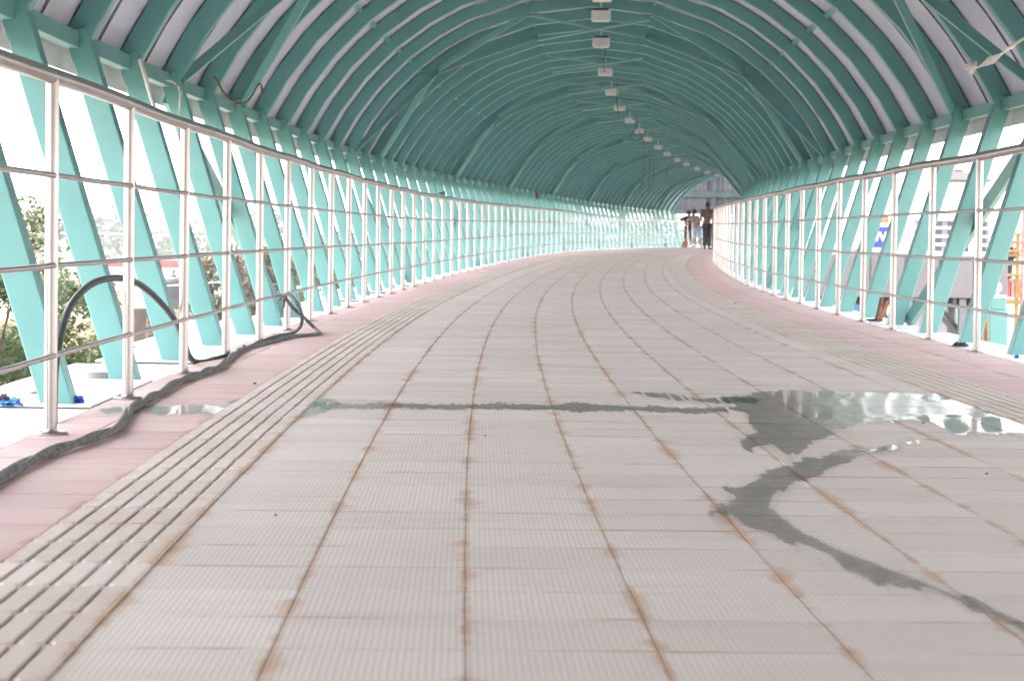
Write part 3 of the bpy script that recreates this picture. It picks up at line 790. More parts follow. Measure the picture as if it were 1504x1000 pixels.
# ================================================================== PEOPLE
def skin(name, verts, edges, mat, parent, sub=2, root=0):
    me = bpy.data.meshes.new(name); me.from_pydata([v[:3] for v in verts], edges, []); me.update()
    o = link(name, me, parent, MATS[mat])
    md = o.modifiers.new('Skin', 'SKIN'); md.use_smooth_shade = True
    for i, v in enumerate(verts):
        r = v[3]; me.skin_vertices[0].data[i].radius = (r, v[4]) if len(v) > 4 else (r, r)
        me.skin_vertices[0].data[i].use_root = (i == root)
    o.modifiers.new('Subsurf', 'SUBSURF').levels = sub; o.modifiers['Subsurf'].render_levels = sub
    return o
def person(name_label, M, J, shirt, trousers, legs_bare=False, shoes='black_cloth'):
    """J: joints in metres, facing +Y, feet on z=0"""
    root = empty('person', M); tag(root, name_label, 'person')
    J = {k: Vector(v) for k, v in J.items()}
    V = []; E = []; idx = {}
    def add(k, p, r, r2=None):
        idx[k] = len(V); V.append((p[0], p[1], p[2], r, r2 or r)); return k
    def ed(a, b): E.append((idx[a], idx[b]))
    add('pel', J['pelvis'], .125, .10); add('waist', J['pelvis'].lerp(J['chest'], .45), .115, .09); add('chest', J['chest'], .145, .105)
    add('neckb', J['neck'], .058); add('head0', J['head'] - Vector((0, 0, .06)), .068, .075); add('head1', J['head'] + Vector((0, 0, .03)), .085, .098); add('head2', J['head'] + Vector((0, 0, .10)), .055, .065)
    for a, b in (('pel', 'waist'), ('waist', 'chest'), ('chest', 'neckb'), ('neckb', 'head0'), ('head0', 'head1'), ('head1', 'head2')): ed(a, b)
    # nose
    fd = J.get('face', Vector((0, 1, 0))).normalized()
    add('nose', J['head'] + fd * .115 + Vector((0, 0, -.005)), .016); ed('head1', 'nose')
    for sd in ('L', 'R'):
        add('sh' + sd, J['sh' + sd], .062); add('el' + sd, J['el' + sd], .042); add('wr' + sd, J['wr' + sd], .030)
        hd = (J['wr' + sd] - J['el' + sd]).normalized(); add('pm' + sd, J['wr' + sd] + hd * .07, .034, .018)
        ed('chest', 'sh' + sd); ed('sh' + sd, 'el' + sd); ed('el' + sd, 'wr' + sd); ed('wr' + sd, 'pm' + sd)
        side = hd.orthogonal().normalized()
        for i in range(4):
            add('f%d%s' % (i, sd), J['wr' + sd] + hd * (.155 - .01 * abs(i - 1)) + side * (i - 1.5) * .02 - Vector((0, 0, .02)), .009); ed('pm' + sd, 'f%d%s' % (i, sd))
        add('th' + sd, J['wr' + sd] + hd * .07 + side * .055, .010); ed('wr' + sd, 'th' + sd)
        add('hp' + sd, J['hp' + sd], .09); add('kn' + sd, J['kn' + sd], .062); add('an' + sd, J['an' + sd], .038)
        add('ft' + sd, J['an' + sd] + J['toe' + sd] * .5 + Vector((0, 0, -.035)), .036); add('to' + sd, J['an' + sd] + J['toe' + sd] + Vector((0, 0, -.05)), .026)
        ed('pel', 'hp' + sd); ed('hp' + sd, 'kn' + sd); ed('kn' + sd, 'an' + sd); ed('an' + sd, 'ft' + sd); ed('ft' + sd, 'to' + sd)
    body = skin('body', V, E, 'skin', root)
    # hair
    bm = bmesh.new(); bmesh.ops.create_icosphere(bm, subdivisions=3, radius=1)
    for v in bm.verts:
        d = v.co.copy(); f = max(0, d.dot(fd))
        k = 1.0 + .05 * math.sin(17 * d.x + 5 * d.z) * math.sin(13 * d.y) - .55 * (1 if f > .45 and d.z < .35 else 0) - .5 * (1 if d.z < -.55 else 0)
        v.co = Vector((d.x * .098 * k, d.y * .112 * k, d.z * .118 * k))
    me = bpy.data.meshes.new('hair'); bm.to_mesh(me); bm.free(); link('hair', me, root, MATS['hair'], Matrix.Translation(J['head'] + Vector((0, 0, .035)) - fd * .012))
    def pick(keys, grow, ends):
        vv = []; ee = []; mp = {}
        for k in keys:
            mp[idx[k]] = len(vv); v = V[idx[k]]; vv.append((v[0], v[1], v[2], v[3] + grow, v[4] + grow))
        for a, b in E:
            if a in mp and b in mp: ee.append((mp[a], mp[b]))
        for (fr, to, t, r) in ends:          # cloth that ends part of the way down a limb
            p = Vector(V[idx[fr]][:3]).lerp(Vector(V[idx[to]][:3]), t); vv.append((p.x, p.y, p.z, r)); ee.append((mp[idx[fr]], len(vv) - 1))
        return vv, ee
    v, e = pick(['waist', 'chest', 'pel', 'shL', 'shR'], .034, [('shL', 'elL', .9, .066), ('shR', 'elR', .9, .066), ('pel', 'hpL', .6, .13), ('pel', 'hpR', .6, .13)])
    skin('shirt', v, e, shirt, root)
    t = .30 if legs_bare else .97
    v, e = pick(['pel', 'hpL', 'hpR', 'knL', 'knR'], .026, [('knL', 'anL', t, .082), ('knR', 'anR', t, .082)])
    skin('trousers', v, e, trousers, root)
    if not legs_bare:
        for sd in ('L', 'R'):
            a = J['an' + sd]; tt = J['toe' + sd]
            skin('shoe', [(a.x, a.y, a.z - .03, .05), (a.x + tt.x * .5, a.y + tt.y * .5, a.z - .045, .045), (a.x + tt.x * 1.15, a.y + tt.y * 1.15, a.z - .055, .032)], [(0, 1), (1, 2)], shoes, root, 1)
    return root
Y_ = 85.0
p = at(1038, 368.5, Y_); zf = cz(Y_)
STAND = dict(pelvis=(0, 0, .93), chest=(0, .02, 1.30), neck=(0, .02, 1.47), head=(.02, .05, 1.60), face=(.6, .8, 0),
    shL=(-.19, .02, 1.40), elL=(-.24, .06, 1.13), wrL=(-.18, .22, 1.02), shR=(.19, .03, 1.40), elR=(.30, .14, 1.20), wrR=(.44, .30, 1.19),
    hpL=(-.085, 0, .88), knL=(-.08, .02, .49), anL=(-.075, -.03, .09), toeL=(-.03, .17, 0), hpR=(.085, 0, .88), knR=(.075, .03, .49), anR=(.08, 0, .09), toeR=(.05, .16, 0))
person('person in a brown shirt and dark trousers standing at the right railing, seen from behind', Matrix.Translation((p.x, p.y, zf)) @ Matrix.Rotation(R(-12), 4, 'Z'), STAND, 'shirt_olive', 'trousers_dark')
Y_ = 100.0
p = at(1023, 364, Y_); zf = cz(Y_)
LEAN = dict(pelvis=(0.04, -.02, .90), chest=(-.12, .14, 1.22), neck=(-.16, .20, 1.38), head=(-.10, .26, 1.51), face=(-.3, .9, -.1),
    shL=(-.28, .14, 1.30), elL=(-.40, .30, 1.10), wrL=(-.44, .50, 1.13), shR=(.06, .16, 1.31), elR=(.16, .10, 1.05), wrR=(.10, .26, .98),
    hpL=(-.05, 0, .85), knL=(-.09, .08, .47), anL=(-.05, -.04, .09), toeL=(-.06, .17, 0), hpR=(.13, 0, .85), knR=(.13, .05, .47), anR=(.17, -.08, .09), toeR=(.08, .16, 0))
person('person in a pale shirt and light jeans with bare shins leaning on the far rail', Matrix.Translation((p.x, p.y, zf)), LEAN, 'shirt_pale', 'jeans_light', True)
Y_ = 101.2
p = at(1010.5, 364, Y_)
LEAN2 = dict(LEAN); LEAN2.update(head=(.04, .12, 1.47), neck=(.01, .10, 1.36), chest=(-.02, .08, 1.20), shL=(-.18, .1, 1.29), elL=(-.34, .26, 1.14), wrL=(-.20, .42, 1.16), shR=(.16, .1, 1.29), elR=(.24, .24, 1.10), wrR=(.12, .42, 1.14), face=(.7, .7, 0))
person('person with black hair in dark clothes behind the far rail, left of the pale shirt', Matrix.Translation((p.x, p.y, cz(Y_))), LEAN2, 'black_cloth', 'trousers_dark')

# ================================================================== FAR END
# short barrier the two people lean on
p0 = at(1003, 366, 98.5); root = empty('end_barrier', Vector((p0.x, p0.y, cz(98)))); tag(root, 'short steel barrier with an orange foot at the far end of the walkway', 'barrier')
for x in (0, .19, .38): MB().tube([(x, 0, 0), (x, 0, 1.05)], .024, 10).build('post', MATS['stainless'], root)
for z in (.35, .7, 1.06): MB().tube([(-.05, 0, z), (.43, 0, z)], .02, 8).build('rail_bar', MATS['stainless'], root)
MB().box((.05, 0, .13), (.10, .06, .13), None, .02).build('foot_block', MATS['sign_orange'], root)
root = empty('yellow_barricade', Vector((at(1046.5, 366, 92).x, 92, cz(92)))); tag(root, 'narrow yellow barricade post behind the standing person', 'barricade')
MB().box((0, 0, .62), (.05, .05, .62), None, .01).build('post', MATS['yellow_paint'], root); MB().box((.25, 0, .9), (.22, .02, .07), None, .005).build('board', MATS['yellow_paint'], root)
# clad station front beyond the tunnel mouth
D = 118.0; root = empty('station_front', Vector((at(1000, 347, D).x, D, 0))); tag(root, 'grey corrugated sheet front with steel beams beyond the tunnel mouth', 'building')
zb = at(1020, 314, D).z; zt = 6.5
for i in range(8):
    x0 = -3.2 + i * 0.9; m = MB(); vs = []; fs = []; nn = 18
    for j in range(nn + 1):
        x = x0 + .93 * j / nn; dy = .025 * (1 if (j // 2) % 2 else -1) + .06 * (i % 2)
        vs += [(x, dy, zb), (x, dy, zt), (x, dy + .02, zt), (x, dy + .02, zb)]
    for j in range(nn):
        for q in range(4):
            l = (q + 1) % 4; fs.append((j * 4 + q, j * 4 + l, j * 4 + 4 + l, j * 4 + 4 + q))
    fs += [(0, 3, 2, 1), tuple(nn * 4 + q for q in range(4))]
    m.add(vs, fs).build('cladding_sheet', MATS['corrugated'], root)
MB().box((.4, -.18, at(1040, 286, D).z), (3.7, .09, .16), None, .02).build('beam', MATS['beam_grey'], root)
MB().box((.4, -.18, zb + .06), (3.7, .07, .09), None, .02).build('beam', MATS['beam_grey'], root)
for x in (1.62, -2.9): MB().box((x, -.14, (zb + zt) / 2), (.10, .10, (zt - zb) / 2 + .2), None, .02).build('post', MATS['beam_grey'], root)
MB().box((.4, -4.2, zt + .1), (4.6, 4.6, .12), None, .02).build('roof', MATS['beam_grey'], root)  # station roof over the landing, out of view, added to shade the cladding
for x in (-3.0, 3.9): MB().box((x, .3, (zb - 6) / 2), (.2, .2, (zb + 6) / 2), None, .03).build('pillar', MATS['cabin_grey'], root)

# ================================================================== VEGETATION
def tree(name, base, h, cr, cz_, leafs, lsize, mat, label, seed, group=None, clumps=26, squash=0.75):
    """base on the ground, crown centre at height cz_, radius cr"""
    r = random.Random(seed); root = empty(name, Vector(base)); tag(root, label, 'tree', group)
    m = MB(); top = Vector((r.uniform(-.2, .2), r.uniform(-.2, .2), cz_))
    q = [Vector((0, 0, 0)), Vector((r.uniform(-.15, .15), r.uniform(-.15, .15), cz_ * .45)), top]
    m.tube(densify(q, .4), [max(.02, .05 * h * .45 * (1 - .75 * i / max(1, len(densify(q, .4)) - 1))) for i in range(len(densify(q, .4)))], 8)
    cl = []
    for i in range(clumps):
        while True:
            d = Vector((r.uniform(-1, 1), r.uniform(-1, 1), r.uniform(-1, 1)))
            if .25 < d.length < 1: break
        d = d.normalized() * (d.length ** .5)
        c = Vector((0, 0, cz_)) + Vector((d.x * cr, d.y * cr, d.z * cr * squash)) * .85; cl.append((c, cr * r.uniform(.20, .38)))
        if i % 2 == 0:
            st = q[1].lerp(top, r.uniform(0, .9)); mid = st.lerp(c, .5) + Vector((0, 0, -.08 * cr))
            m.tube([st, mid, c], [.028 * cr * .5, .018 * cr * .5, .006 * cr * .5], 5)
    m.build('trunk', MATS['bark'], root, None, True)
    vs = []; fs = []
    for i in range(leafs):
        c, rad = cl[r.randrange(len(cl))]
        d = Vector((r.gauss(0, 1), r.gauss(0, 1), r.gauss(0, 1))); d = d.normalized() * rad * (r.random() ** .45)
        p = c + Vector((d.x, d.y, d.z * .7)); sz = lsize * r.uniform(.6, 1.3)
        a = Vector((r.gauss(0, 1), r.gauss(0, 1), r.gauss(0, .55))).normalized(); b = a.cross(Vector((r.gauss(0, .5), r.gauss(0, .5), 1))).normalized()
        n0 = len(vs); vs += [p - a * sz, p + b * sz * .38 - a * sz * .1, p + a * sz, p - b * sz * .38 + a * sz * .1]; fs.append((n0, n0 + 1, n0 + 2, n0 + 3))
    MB().add(vs, fs).build('crown', MATS[mat], root)
    return root
GZ = -6.0
def gpos(px, d): v = at(px, 340, d); return (v.x, v.y, GZ)
tree('tree', gpos(-25, 24), 7, 1.55, 5.60, 14000, .055, 'leaf_yellowgreen', 'yellow green feathery tree just beyond the nearest left columns', 1, None, 40, .95)
tree('tree', gpos(62, 31), 5.6, 1.35, 4.75, 8000, .065, 'leaf_yellowgreen', 'low green tree behind the arching black cable loop', 2, None, 34, .8)
tree('tree', gpos(338, 62), 6, 1.5, 5.0, 5000, .10, 'leaf_olive', 'olive brown bushy tree seen between the fourth and fifth left columns', 3, None, 34, .95)
tree('tree', gpos(392, 78), 6, 1.6, 4.9, 4000, .11, 'leaf_olive', 'olive tree further along behind the left columns, past the bushy one', 4, None, 30, .9)
tree('tree', gpos(455, 95), 6, 2.0, 4.6, 4000, .13, 'leaf_yellowgreen', 'light green tree behind the left railing where the cable ends', 5, None, 30, .9)
tree('tree', gpos(560, 110), 6, 2.2, 4.7, 3500, .14, 'leaf_yellowgreen', 'pale green tree far behind the middle of the left railing', 6, None, 30, .9)
tree('tree', gpos(905, 150), 6, 2.4, 4.0, 3000, .17, 'leaf_olive', 'small olive tree low behind the far left railing', 8, None, 24, .9)
# distant wood on the left: one mass
r = random.Random(21); vs = []; fs = []
for i in range(230):
    px = r.uniform(-260, 1180); d = r.uniform(230, 420); c = at(px, 340, d); c.z = GZ + r.uniform(3.0, 7.2) + 1.2 * math.sin(px * .021); rad = r.uniform(2.2, 4.2)
    for j in range(120):
        dd = Vector((r.gauss(0, 1), r.gauss(0, 1), r.gauss(0, 1))).normalized() * rad * (r.random() ** .4)
        p = c + Vector((dd.x, dd.y, dd.z * .8)); sz = r.uniform(.3, .65)
        a = Vector((r.gauss(0, 1), r.gauss(0, 1), r.gauss(0, .5))).normalized(); b = a.cross(Vector((r.gauss(0, .5), r.gauss(0, .5), 1))).normalized()
        n0 = len(vs); vs += [p - a * sz, p + b * sz * .5, p + a * sz, p - b * sz * .5]; fs.append((n0, n0 + 1, n0 + 2, n0 + 3))
tag(MB().add(vs, fs).build('distant_wood', MATS['leaf_far']), kind='stuff')

# ================================================================== OUTSIDE LEFT
def building(name, x0, x1, y, depth, zt, mat, label, parapet=None, wins=(), zb=GZ):
    root = empty(name, Vector(((x0 + x1) / 2, y, zb))); w = (x1 - x0) / 2; h = (zt - zb); tag(root, label, 'building')
    MB().box((0, depth / 2, h / 2), (w, depth / 2, h / 2), None, .02).build('wall', MATS[mat], root)
    if parapet: MB().box((0, depth / 2, h + .22), (w + .08, depth / 2 + .08, .22), None, .02).build('parapet', MATS[parapet], root)
    for (wx, wz, ww, wh, bars, wm) in wins:
        f = MB()
        for (cx_, cz2, hx, hz) in ((wx, wz + wh / 2, ww / 2 + .06, .05), (wx, wz - wh / 2, ww / 2 + .06, .05), (wx - ww / 2, wz, .05, wh / 2), (wx + ww / 2, wz, .05, wh / 2)): f.box((cx_, -.03, cz2), (hx, .04, hz))
        fo = f.build('window', MATS['white_wall'], root)
        MB().box((wx, -.002, wz), (ww / 2 - .04, .01, wh / 2 - .04)).build('pane', MATS[wm], fo)
        for b in range(bars): MB().box((wx - ww / 2 + ww * (b + 1) / (bars + 1), -.03, wz), (.03, .02, wh / 2 - .04)).build('mullion', MATS['white_wall'], fo)
    return root
d = 128.0
def X(px, d=d): return at(px, 340, d).x
def Z(py, px, d=d): return at(px, py, d).z
building('house', X(88), X(300), 140, 8, Z(392, 180, 140), 'white_wall', 'long white house with a red parapet beyond the left columns', 'red_wall', [(-1.5, Z(415, 180, 140) - GZ, .9, .9, 2, 'window_pale')])
MB()
building('house', X(150), X(232), 112, 5, Z(412, 190, 112), 'cream_wall', 'low cream house with barred windows beyond the second left post', 'white_wall', [(-.55, Z(434, 180, 112) - GZ, .75, 1.1, 2, 'window_pale'), (.55, Z(434, 180, 112) - GZ, .75, 1.1, 2, 'window_pale')])
building('shed', X(196, 96), X(242, 96), 96, 3, Z(453, 215, 96), 'brown_wall', 'small brown brick shed under the black water tank', None, [])
building('house', X(-60, 70), X(150, 70), 70, 6, Z(470, 60, 70), 'cream_wall', 'low cream building hidden behind the near green trees', None, [(.4, 1.6, .8, .9, 2, 'window_dark')])
# ladder by the shed
root = empty('ladder', Vector((X(221, 95.4), 95.3, GZ))); tag(root, 'wooden ladder leaning on the small brown shed', 'ladder')
for x in (-.18, .18): MB().bar((x, 0, 0), (x, .5, 3.0), .05, .05, (0, 1, 0)).build('side_rail', MATS['wood'], root)
for i in range(8): MB().bar((-.2, .06 + i * .055, .35 + i * .34), (.2, .06 + i * .055, .35 + i * .34), .035, .035).build('rung', MATS['wood'], root)
# water tank on its slab
D = 97.5; root = empty('water_tank', Vector((X(254, D), D, GZ))); tag(root, 'black ribbed plastic water tank on a slab beyond the third left post', 'water tank')
z0 = Z(452, 254, D) - GZ; z1 = Z(404, 254, D) - GZ; rad = .38; prof = [(rad * .96, z0)]
for i in range(7):
    a = z0 + (z1 - z0) * .85 * i / 7; b = z0 + (z1 - z0) * .85 * (i + .72) / 7; prof += [(rad, a + .01), (rad, b), (rad * .95, b + .02)]
prof += [(rad * .9, z0 + (z1 - z0) * .88), (rad * .45, z0 + (z1 - z0) * .96)]
MB().lathe(prof, 28).build('shell', MATS['tank_plastic'], root, None, False)
MB().lathe([(rad * .42, z0 + (z1 - z0) * .955), (rad * .42, z1), (rad * .36, z1 + .02)], 20).build('lid', MATS['tank_plastic'], root)
MB().box((0, 0, z0 / 2 - .01), (.55, .5, z0 / 2 - .01), None, .02).build('plinth', MATS['cream_wall'], root)
# red and white lattice mast
D = 160.0; root = empty('lattice_mast', Vector((X(52, D), D, GZ))); tag(root, 'pale red lattice mast with a crossarm beyond the nearest left column', 'mast')
zt = Z(312, 52, D) - GZ
for sx, sy in ((-1, -1), (1, -1), (1, 1), (-1, 1)): MB().bar((sx * .5, sy * .5, 0), (sx * .25, sy * .25, zt), .05, .05).build('leg', MATS['pylon_paint'], root)
for i in range(9):
    a = zt * i / 9; b = zt * (i + 1) / 9; wa = .5 - .25 * i / 9; wb = .5 - .25 * (i + 1) / 9
    for sg in (1, -1): MB().bar((-wa * sg, -wa, a), (wb * sg, -wb, b), .03, .03).build('lattice_bar', MATS['pylon_paint'], root)
MB().box((.3, 0, zt - .2), (1.5, .06, .05)).build('crossarm', MATS['pylon_paint'], root)
for x in (-1.1, 0.4, 1.6): MB().lathe([(.05, zt - .15), (.08, zt - .05), (.04, zt + .12)], 8, (x, 0, 0)).build('insulator', MATS['pylon_paint'], root)
# overhead wires far left
for i, (ya, yb, lab) in enumerate(((343, 349, 'upper thin overhead wire before the distant trees at left'), (428, 489 - 75, 'lower grey overhead wire before the near green trees at left'))):
    wire('overhead_wire', [at(-60, ya + (14 if i else 0), 34 + 60 * (1 - i)), at(130, ya, 34 + 60 * (1 - i)), at(330, yb, 34 + 60 * (1 - i))], .009 if i else .016, 'flashing', lab, 'wire')

# ================================================================== OUTSIDE RIGHT
D = 40.0
root = empty('panelled_cabin', Vector((X(1330, D), D, GZ))); tag(root, 'long grey panelled box on a black steel frame beyond the right railing', 'cabin')
ox = root.matrix_basis.translation.x
xa, xb = X(1178, D) - ox, X(1482, D) - ox; za, zb_ = Z(438, 1400, D) - GZ, Z(375, 1400, D) - GZ
npn = 6
for i in range(npn):
    a = xa + (xb - xa) * i / npn; b = xa + (xb - xa) * (i + 1) / npn
    MB().box(((a + b) / 2, .6, (za + zb_) / 2), ((b - a) / 2 - .004, .6, (zb_ - za) / 2), None, .012).build('panel', MATS['cabin_grey'], root)
MB().box(((xa + xb) / 2, .62, (za + zb_) / 2), ((xb - xa) / 2 - .02, .56, (zb_ - za) / 2 - .03)).build('core', MATS['window_dark'], root)
for i in range(22):
    x = xa + .1 + (xb - xa - .2) * i / 21; MB().box((x, .6, za - .07), (.035, .55, .07), None, .004).build('slat', MATS['dark_metal'], root)
for (a, b) in (((.05, 0, za - .1), (-.55, 0, za - 1.05)), ((.45, 0, za - .1), (1.25, 0, za - 1.0)), ((.62, .3, za - .1), (1.38, .3, za - 1.0)), ((-.45, 0, za - .1), (.1, 0, za - 1.05))):
    MB().bar(a, b, .07, .07).build('strut', MATS['dark_metal'], root)
MB().bar((xa + .2, 0, za - 1.02), (xb - .1, 0, za - 1.02), .10, .12).build('chord', MATS['dark_metal'], root)
for x in (xa + .3, 0.1, 1.02, xb - .4):
    for y in (.1, 1.1): MB().bar((x, y, 0), (x, y, za - .02), .12, .12, (0, 1, 0), .005).build('leg', MATS['cabin_grey'], root)
# teal pillar with a lamp on it
D = 20.0; root = empty('teal_pillar', Vector((X(1467, D), D, GZ))); tag(root, 'short turquoise box pillar with a cap outside the right railing', 'pillar')
z1 = Z(455, 1467, D) - GZ; z2 = Z(438, 1467, D) - GZ
MB().box((0, 0, z1 / 2), (.078, .078, z1 / 2), None, .006).build('shaft', MATS['teal_paint'], root)
MB().box((0, 0, (z1 + z2) / 2 + .001), (.066, .066, (z2 - z1) / 2), None, .006).build('neck', MATS['teal_paint'], root)
MB().box((0, 0, z2 + .012), (.074, .074, .012), None, .004).build('cap', MATS['white_sheet'], root)
lamp = empty('finial_lamp', Vector((X(1467, D), D, GZ + z2 + .024))); tag(lamp, 'small white bulb lamp standing on the turquoise pillar', 'lamp')
MB().lathe([(.02, 0), (.012, .01), (.012, .025), (.02, .03)], 14).build('stem', MATS['flashing'], lamp)
MB().lathe([(.018, .03), (.034, .055), (.036, .075), (.026, .10), (.01, .115)], 18).build('bulb', MATS['sign_white'], lamp, None, True)
o = MB().tube([Vector((X(1448, 19.5), 19.5, GZ)), Vector((X(1452, 19.5), 19.5, Z(455, 1452, 19.5)))], .016, 8).build('bamboo_pole', MATS['wood'])
tag(o, 'upright brown bamboo pole beside the turquoise pillar', 'pole')
o = MB().tube([Vector((X(1432, 19), 19, Z(474, 1432, 19))), Vector((X(1446, 19), 19, Z(512, 1446, 19)))], .014, 8).build('bamboo_pole', MATS['wood'])
o.location = (0, 0, 0); tag(o, 'short slanting brown pole left of the turquoise pillar', 'pole')
# bundle of sticks and a rag at the deck edge
root = empty('stick_bundle', onfloor(1290, 472)); tag(root, 'bundle of short sticks and sacking leaning by a right column foot', 'sticks')
r = random.Random(4)
for i in range(9):
    a = Vector((r.uniform(-.03, .03), r.uniform(-.05, .05), 0)); MB().tube([a, a + Vector((r.uniform(.0, .07), r.uniform(-.04, .04), r.uniform(.12, .20)))], .009, 6).build('stick', MATS[('wood', 'shirt_olive', 'crate_red')[i % 3]], root)
crumple('sacking', Vector((-.03, 0, 0)), (.06, .06, .012), 'black_cloth', None, None, 44, parent=root)
# white balconied block with a round white pipe
D = 75.0; root = empty('balcony_block', Vector((X(1410, D), D, GZ))); tag(root, 'pale block with dark openings between white balcony bands above the grey box', 'building')
ox = root.matrix_basis.translation.x; za = Z(322, 1410, D) - GZ
xa, xb = X(1345, D) - ox, X(1455, D) - ox
MB().box(((xa + xb) / 2, 2.2, za / 2), ((xb - xa) / 2, 2.0, za / 2), None, .02).build('wall', MATS['window_pale'], root)
for i in range(6):
    z = za - .02 - i * .27; MB().box(((xa + xb) / 2, .18, z), ((xb - xa) / 2 + .03, .10, .045), None, .01).build('balcony_band', MATS['white_wall'], root)
    if i < 5:
        for j in range(5):
            MB().box((xa + .25 + j * .48, .22, z - .135), (.15, .03, .085)).build('opening', MATS['window_dark'], root)
MB().tube([(.42, .02, 0), (.42, .02, za)], .13, 16).build('pipe', MATS['white_wall'], root, None, True)
MB().tube([(-.02, .02, 0), (-.02, .02, za + .1)], .045, 10).build('downpipe', MATS['teal_paint'], root, None, True)
# tower with a brown hipped roof
D = 120.0; root = empty('tower', Vector((X(1423, D), D + 1.4, GZ))); tag(root, 'white tower with a small brown hipped roof above the right railing', 'building')
ze = Z(266, 1423, D) - GZ; zp = Z(250, 1423, D) - GZ
MB().box((0, 0, ze / 2 - .02), (1.05, 1.05, ze / 2 - .02), None, .02).build('wall', MATS['white_wall'], root)
m = MB(); w = 1.33
m.add([(-w, -w, ze), (w, -w, ze), (w, w, ze), (-w, w, ze), (-w, -w, ze + .06), (w, -w, ze + .06), (w, w, ze + .06), (-w, w, ze + .06), (-.55, 0, zp), (-.15, 0, zp)], [(3, 2, 1, 0), (0, 1, 5, 4), (1, 2, 6, 5), (2, 3, 7, 6), (3, 0, 4, 7), (4, 5, 9, 8), (5, 6, 9), (6, 7, 8, 9), (7, 4, 8)])
rf = m.build('roof', MATS['roof_brown'], root)
MB().tube([(-.58, 0, zp + .02), (-.12, 0, zp + .02)], .06, 8).build('ridge_cap', MATS['roof_brown'], rf)
for z in (ze - 1.2, ze - 3.0):
    f = MB().box((.3, -1.06, z), (.3, .02, .42), None, .01).build('window', MATS['white_wall'], root); MB().box((.3, -1.09, z), (.24, .012, .36)).build('pane', MATS['window_pale'], f)
# blue sign with a white letter
D = 46.0; root = empty('sign_board', Vector((X(1292, D), D, Z(364, 1292, D)))); tag(root, 'blue sign with a white letter w under an orange strip, between right columns', 'sign')
hw = 13 * D / FPX; hh_ = Z(333, 1292, D) - Z(364, 1292, D)
MB().box((0, 0, hh_ / 2), (hw, .02, hh_ / 2), None, .004).build('board', MATS['sign_blue'], root)
MB().box((0, 0, -.04), (hw, .022, .035), None, .003).build('lower_border', MATS['sign_white'], root)
MB().box((0, 0, hh_ + .03), (hw, .022, .025), None, .003).build('upper_border', MATS['sign_white'], root)
MB().box((0, .01, hh_ + .16), (hw, .02, .09), None, .004).build('orange_strip', MATS['sign_orange'], root)
cu = bpy.data.curves.new('letter', 'FONT'); cu.body = 'W'; cu.size = .26; cu.align_x = 'CENTER'; cu.align_y = 'CENTER'; cu.extrude = .004; cu.offset = .006
co = bpy.data.objects.new('letter_tmp', cu); COL.objects.link(co); dg = bpy.context.evaluated_depsgraph_get(); me = bpy.data.meshes.new_from_object(co.evaluated_get(dg)); bpy.data.objects.remove(co)
link('letter', me, root, MATS['sign_white'], Matrix.Translation((.0, -.026, hh_ / 2)) @ Matrix.Rotation(PI / 2, 4, 'X'))
for x in (-hw * .8, hw * .8): MB().bar((x, .05, -6 - root.location.z), (x, .05, hh_), .05, .05, (0, 1, 0)).build('post', MATS['dark_metal'], root)
# yellow scaffold landing with goods at the right edge
D = 44.0; root = empty('yellow_scaffold', Vector((X(1500, D), D, GZ))); tag(root, 'yellow painted scaffold with rails at the right picture edge', 'scaffold')
ox = root.matrix_basis.translation.x
xa, xb = X(1479, D) - ox, X(1545, D) - ox
for py in (344, 356, 369, 388, 404, 445): MB().box(((xa + xb) / 2, 0, Z(py, 1490, D) - GZ), ((xb - xa) / 2, .03, .028), None, .006).build('rail', MATS['yellow_paint'], root)
for x in (xa + .22, xb - .05): MB().box((x, .05, (Z(344, 1490, D) - GZ) / 2), (.035, .035, (Z(344, 1490, D) - GZ) / 2), None, .006).build('post', MATS['yellow_paint'], root)
MB().box(((xa + xb) / 2, .5, Z(375, 1490, D) - GZ), ((xb - xa) / 2, .5, .03), None, .005).build('platform', MATS['wood'], root)
r = random.Random(12); zsh = Z(442, 1490, D) - GZ
for i in range(7):
    o = MB().box((0, 0, 0), (.045, .12, r.uniform(.13, .2)), None, .01).build('goods_box', MATS[('crate_red', 'pink_cloth', 'sign_orange', 'white_cloth')[i % 4]], None, Matrix.Translation((root.location.x + xa + .06 + i * .11, D + .2, GZ + zsh + .24)))
    tag(o, 'narrow upright carton on the scaffold shelf, %s from the left' % ORD[i], 'carton', 'cartons on the yellow scaffold')
MB().box(((xa + xb) / 2, .2, zsh), ((xb - xa) / 2, .2, .02), None, .004).build('shelf', MATS['wood'], root)
zpl = Z(375, 1490, D) + .03
SIT = dict(STAND); person('person in a pink top on the yellow scaffold at the right edge', Matrix.Translation((X(1486, D) + .05, D + .5, zpl - .85)) @ Matrix.Rotation(R(60), 4, 'Z'), SIT, 'pink_cloth', 'trousers_dark')
o = MB().tube([Vector((X(1500, 42), 42, GZ)), Vector((X(1503, 42), 42, Z(285, 1503, 42)))], .035, 10).build('dark_pole', MATS['pylon_paint']); tag(o, 'thin dark red pole at the right edge before the scaffold', 'pole')
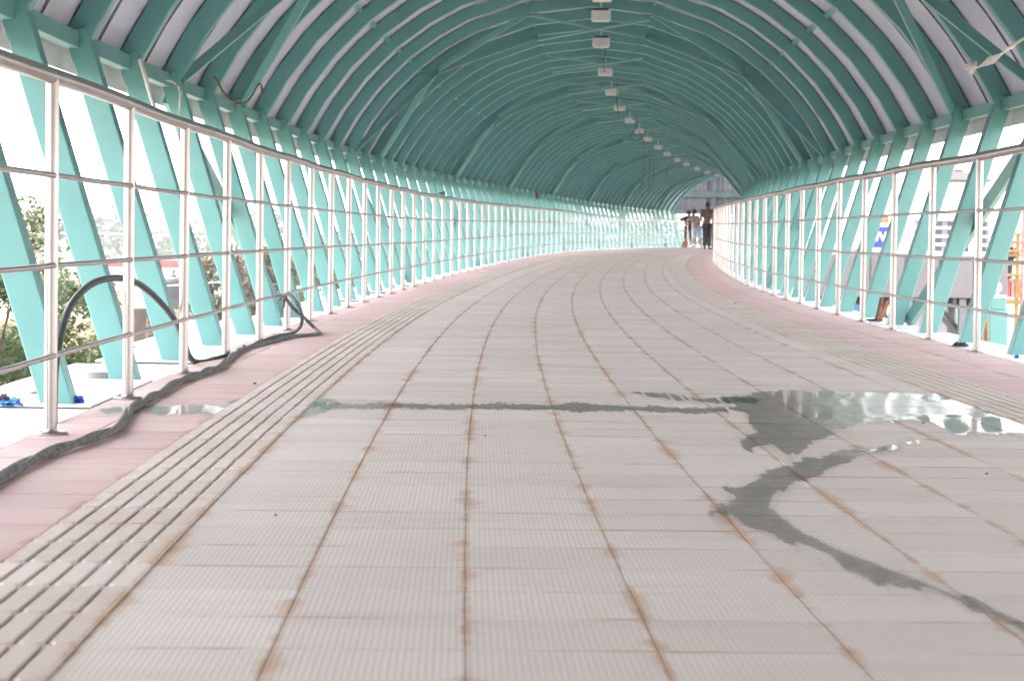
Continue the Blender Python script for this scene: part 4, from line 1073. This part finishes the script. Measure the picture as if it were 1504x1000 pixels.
# stalls below: bright awning crowd level
for i, (px, dd, mat, lab) in enumerate(((1330, 104, 'sign_orange', 'orange topped stall below the grey box'), (1405, 112, 'yellow_paint', 'yellow topped stall below the grey box, right of the orange one'), (1440, 98, 'crate_red', 'red topped stall left of the turquoise pillar'), (1250, 118, 'wood', 'brown topped stall seen low between right columns'))):
    root = empty('stall', Vector((X(px, dd), dd, GZ))); tag(root, lab, 'stall', 'stalls below the walkway')
    m = MB(); m.add([(-1, -.8, 3.6), (1, -.8, 3.6), (1, .9, 4.3), (-1, .9, 4.3), (-1, -.8, 3.64), (1, -.8, 3.64), (1, .9, 4.34), (-1, .9, 4.34)], [(3, 2, 1, 0), (4, 5, 6, 7), (0, 1, 5, 4), (1, 2, 6, 5), (2, 3, 7, 6), (3, 0, 4, 7)]); m.build('awning', MATS[mat], root)
    for sx in (-.92, .92):
        MB().bar((sx, -.75, 0), (sx, -.75, 3.6), .05, .05, (0, 1, 0)).build('pole', MATS['wood'], root); MB().bar((sx, .8, 0), (sx, .8, 4.25), .05, .05, (0, 1, 0)).build('pole', MATS['wood'], root)
    MB().box((0, -.2, 2.2), (.95, .5, .05), None, .01).build('counter', MATS['wood'], root); MB().box((0, .78, 2.4), (.95, .02, 1.2)).build('back_cloth', MATS['blue_cloth' if i % 2 else 'white_cloth'], root)

r = random.Random(31)
for (px, dd, sh_, tr_, lab) in ((1384, 92, 'crate_red', 'trousers_dark', 'person in a red shirt on the street below the grey box'), (1396, 95, 'jeans_light', 'trousers_dark', 'person in a pale blue shirt right of the red shirt below the grey box'), (1338, 90, 'white_cloth', 'jeans_light', 'person in a white shirt low between the right columns'), (1440, 94, 'pink_cloth', 'trousers_dark', 'person in a pink shirt low beside the slanting pole')):
    person(lab, Matrix.Translation((X(px, dd), dd, GZ + 2.25)) @ Matrix.Rotation(R(r.uniform(0, 360)), 4, 'Z'), STAND, sh_, tr_)
o = MB().box((0, 0, 1.1), (4.2, 1.4, 1.1), None, .04).build('street_platform', MATS['cabin_grey'], None, Matrix.Translation((X(1390, 93), 93, GZ))); tag(o, 'low grey platform under the people on the street at right', 'platform')
# ================================================================== HAZE
hz = MB().box((0, 2500, 0.6), (4100, 4600, 7.7)).build('haze', None); tag(hz, kind='stuff')
mt = bpy.data.materials.new('haze'); mt.use_nodes = True; t = mt.node_tree
for x in list(t.nodes):
    if x.type == 'BSDF_PRINCIPLED': t.nodes.remove(x)
pv = t.nodes.new('ShaderNodeVolumePrincipled'); pv.inputs['Color'].default_value = (0.95, 0.96, 0.97, 1); pv.inputs['Density'].default_value = 0.0005
o_ = [x for x in t.nodes if x.type == 'OUTPUT_MATERIAL'][0]; t.links.new(pv.outputs[0], o_.inputs['Volume'])
hz.data.materials.append(mt)
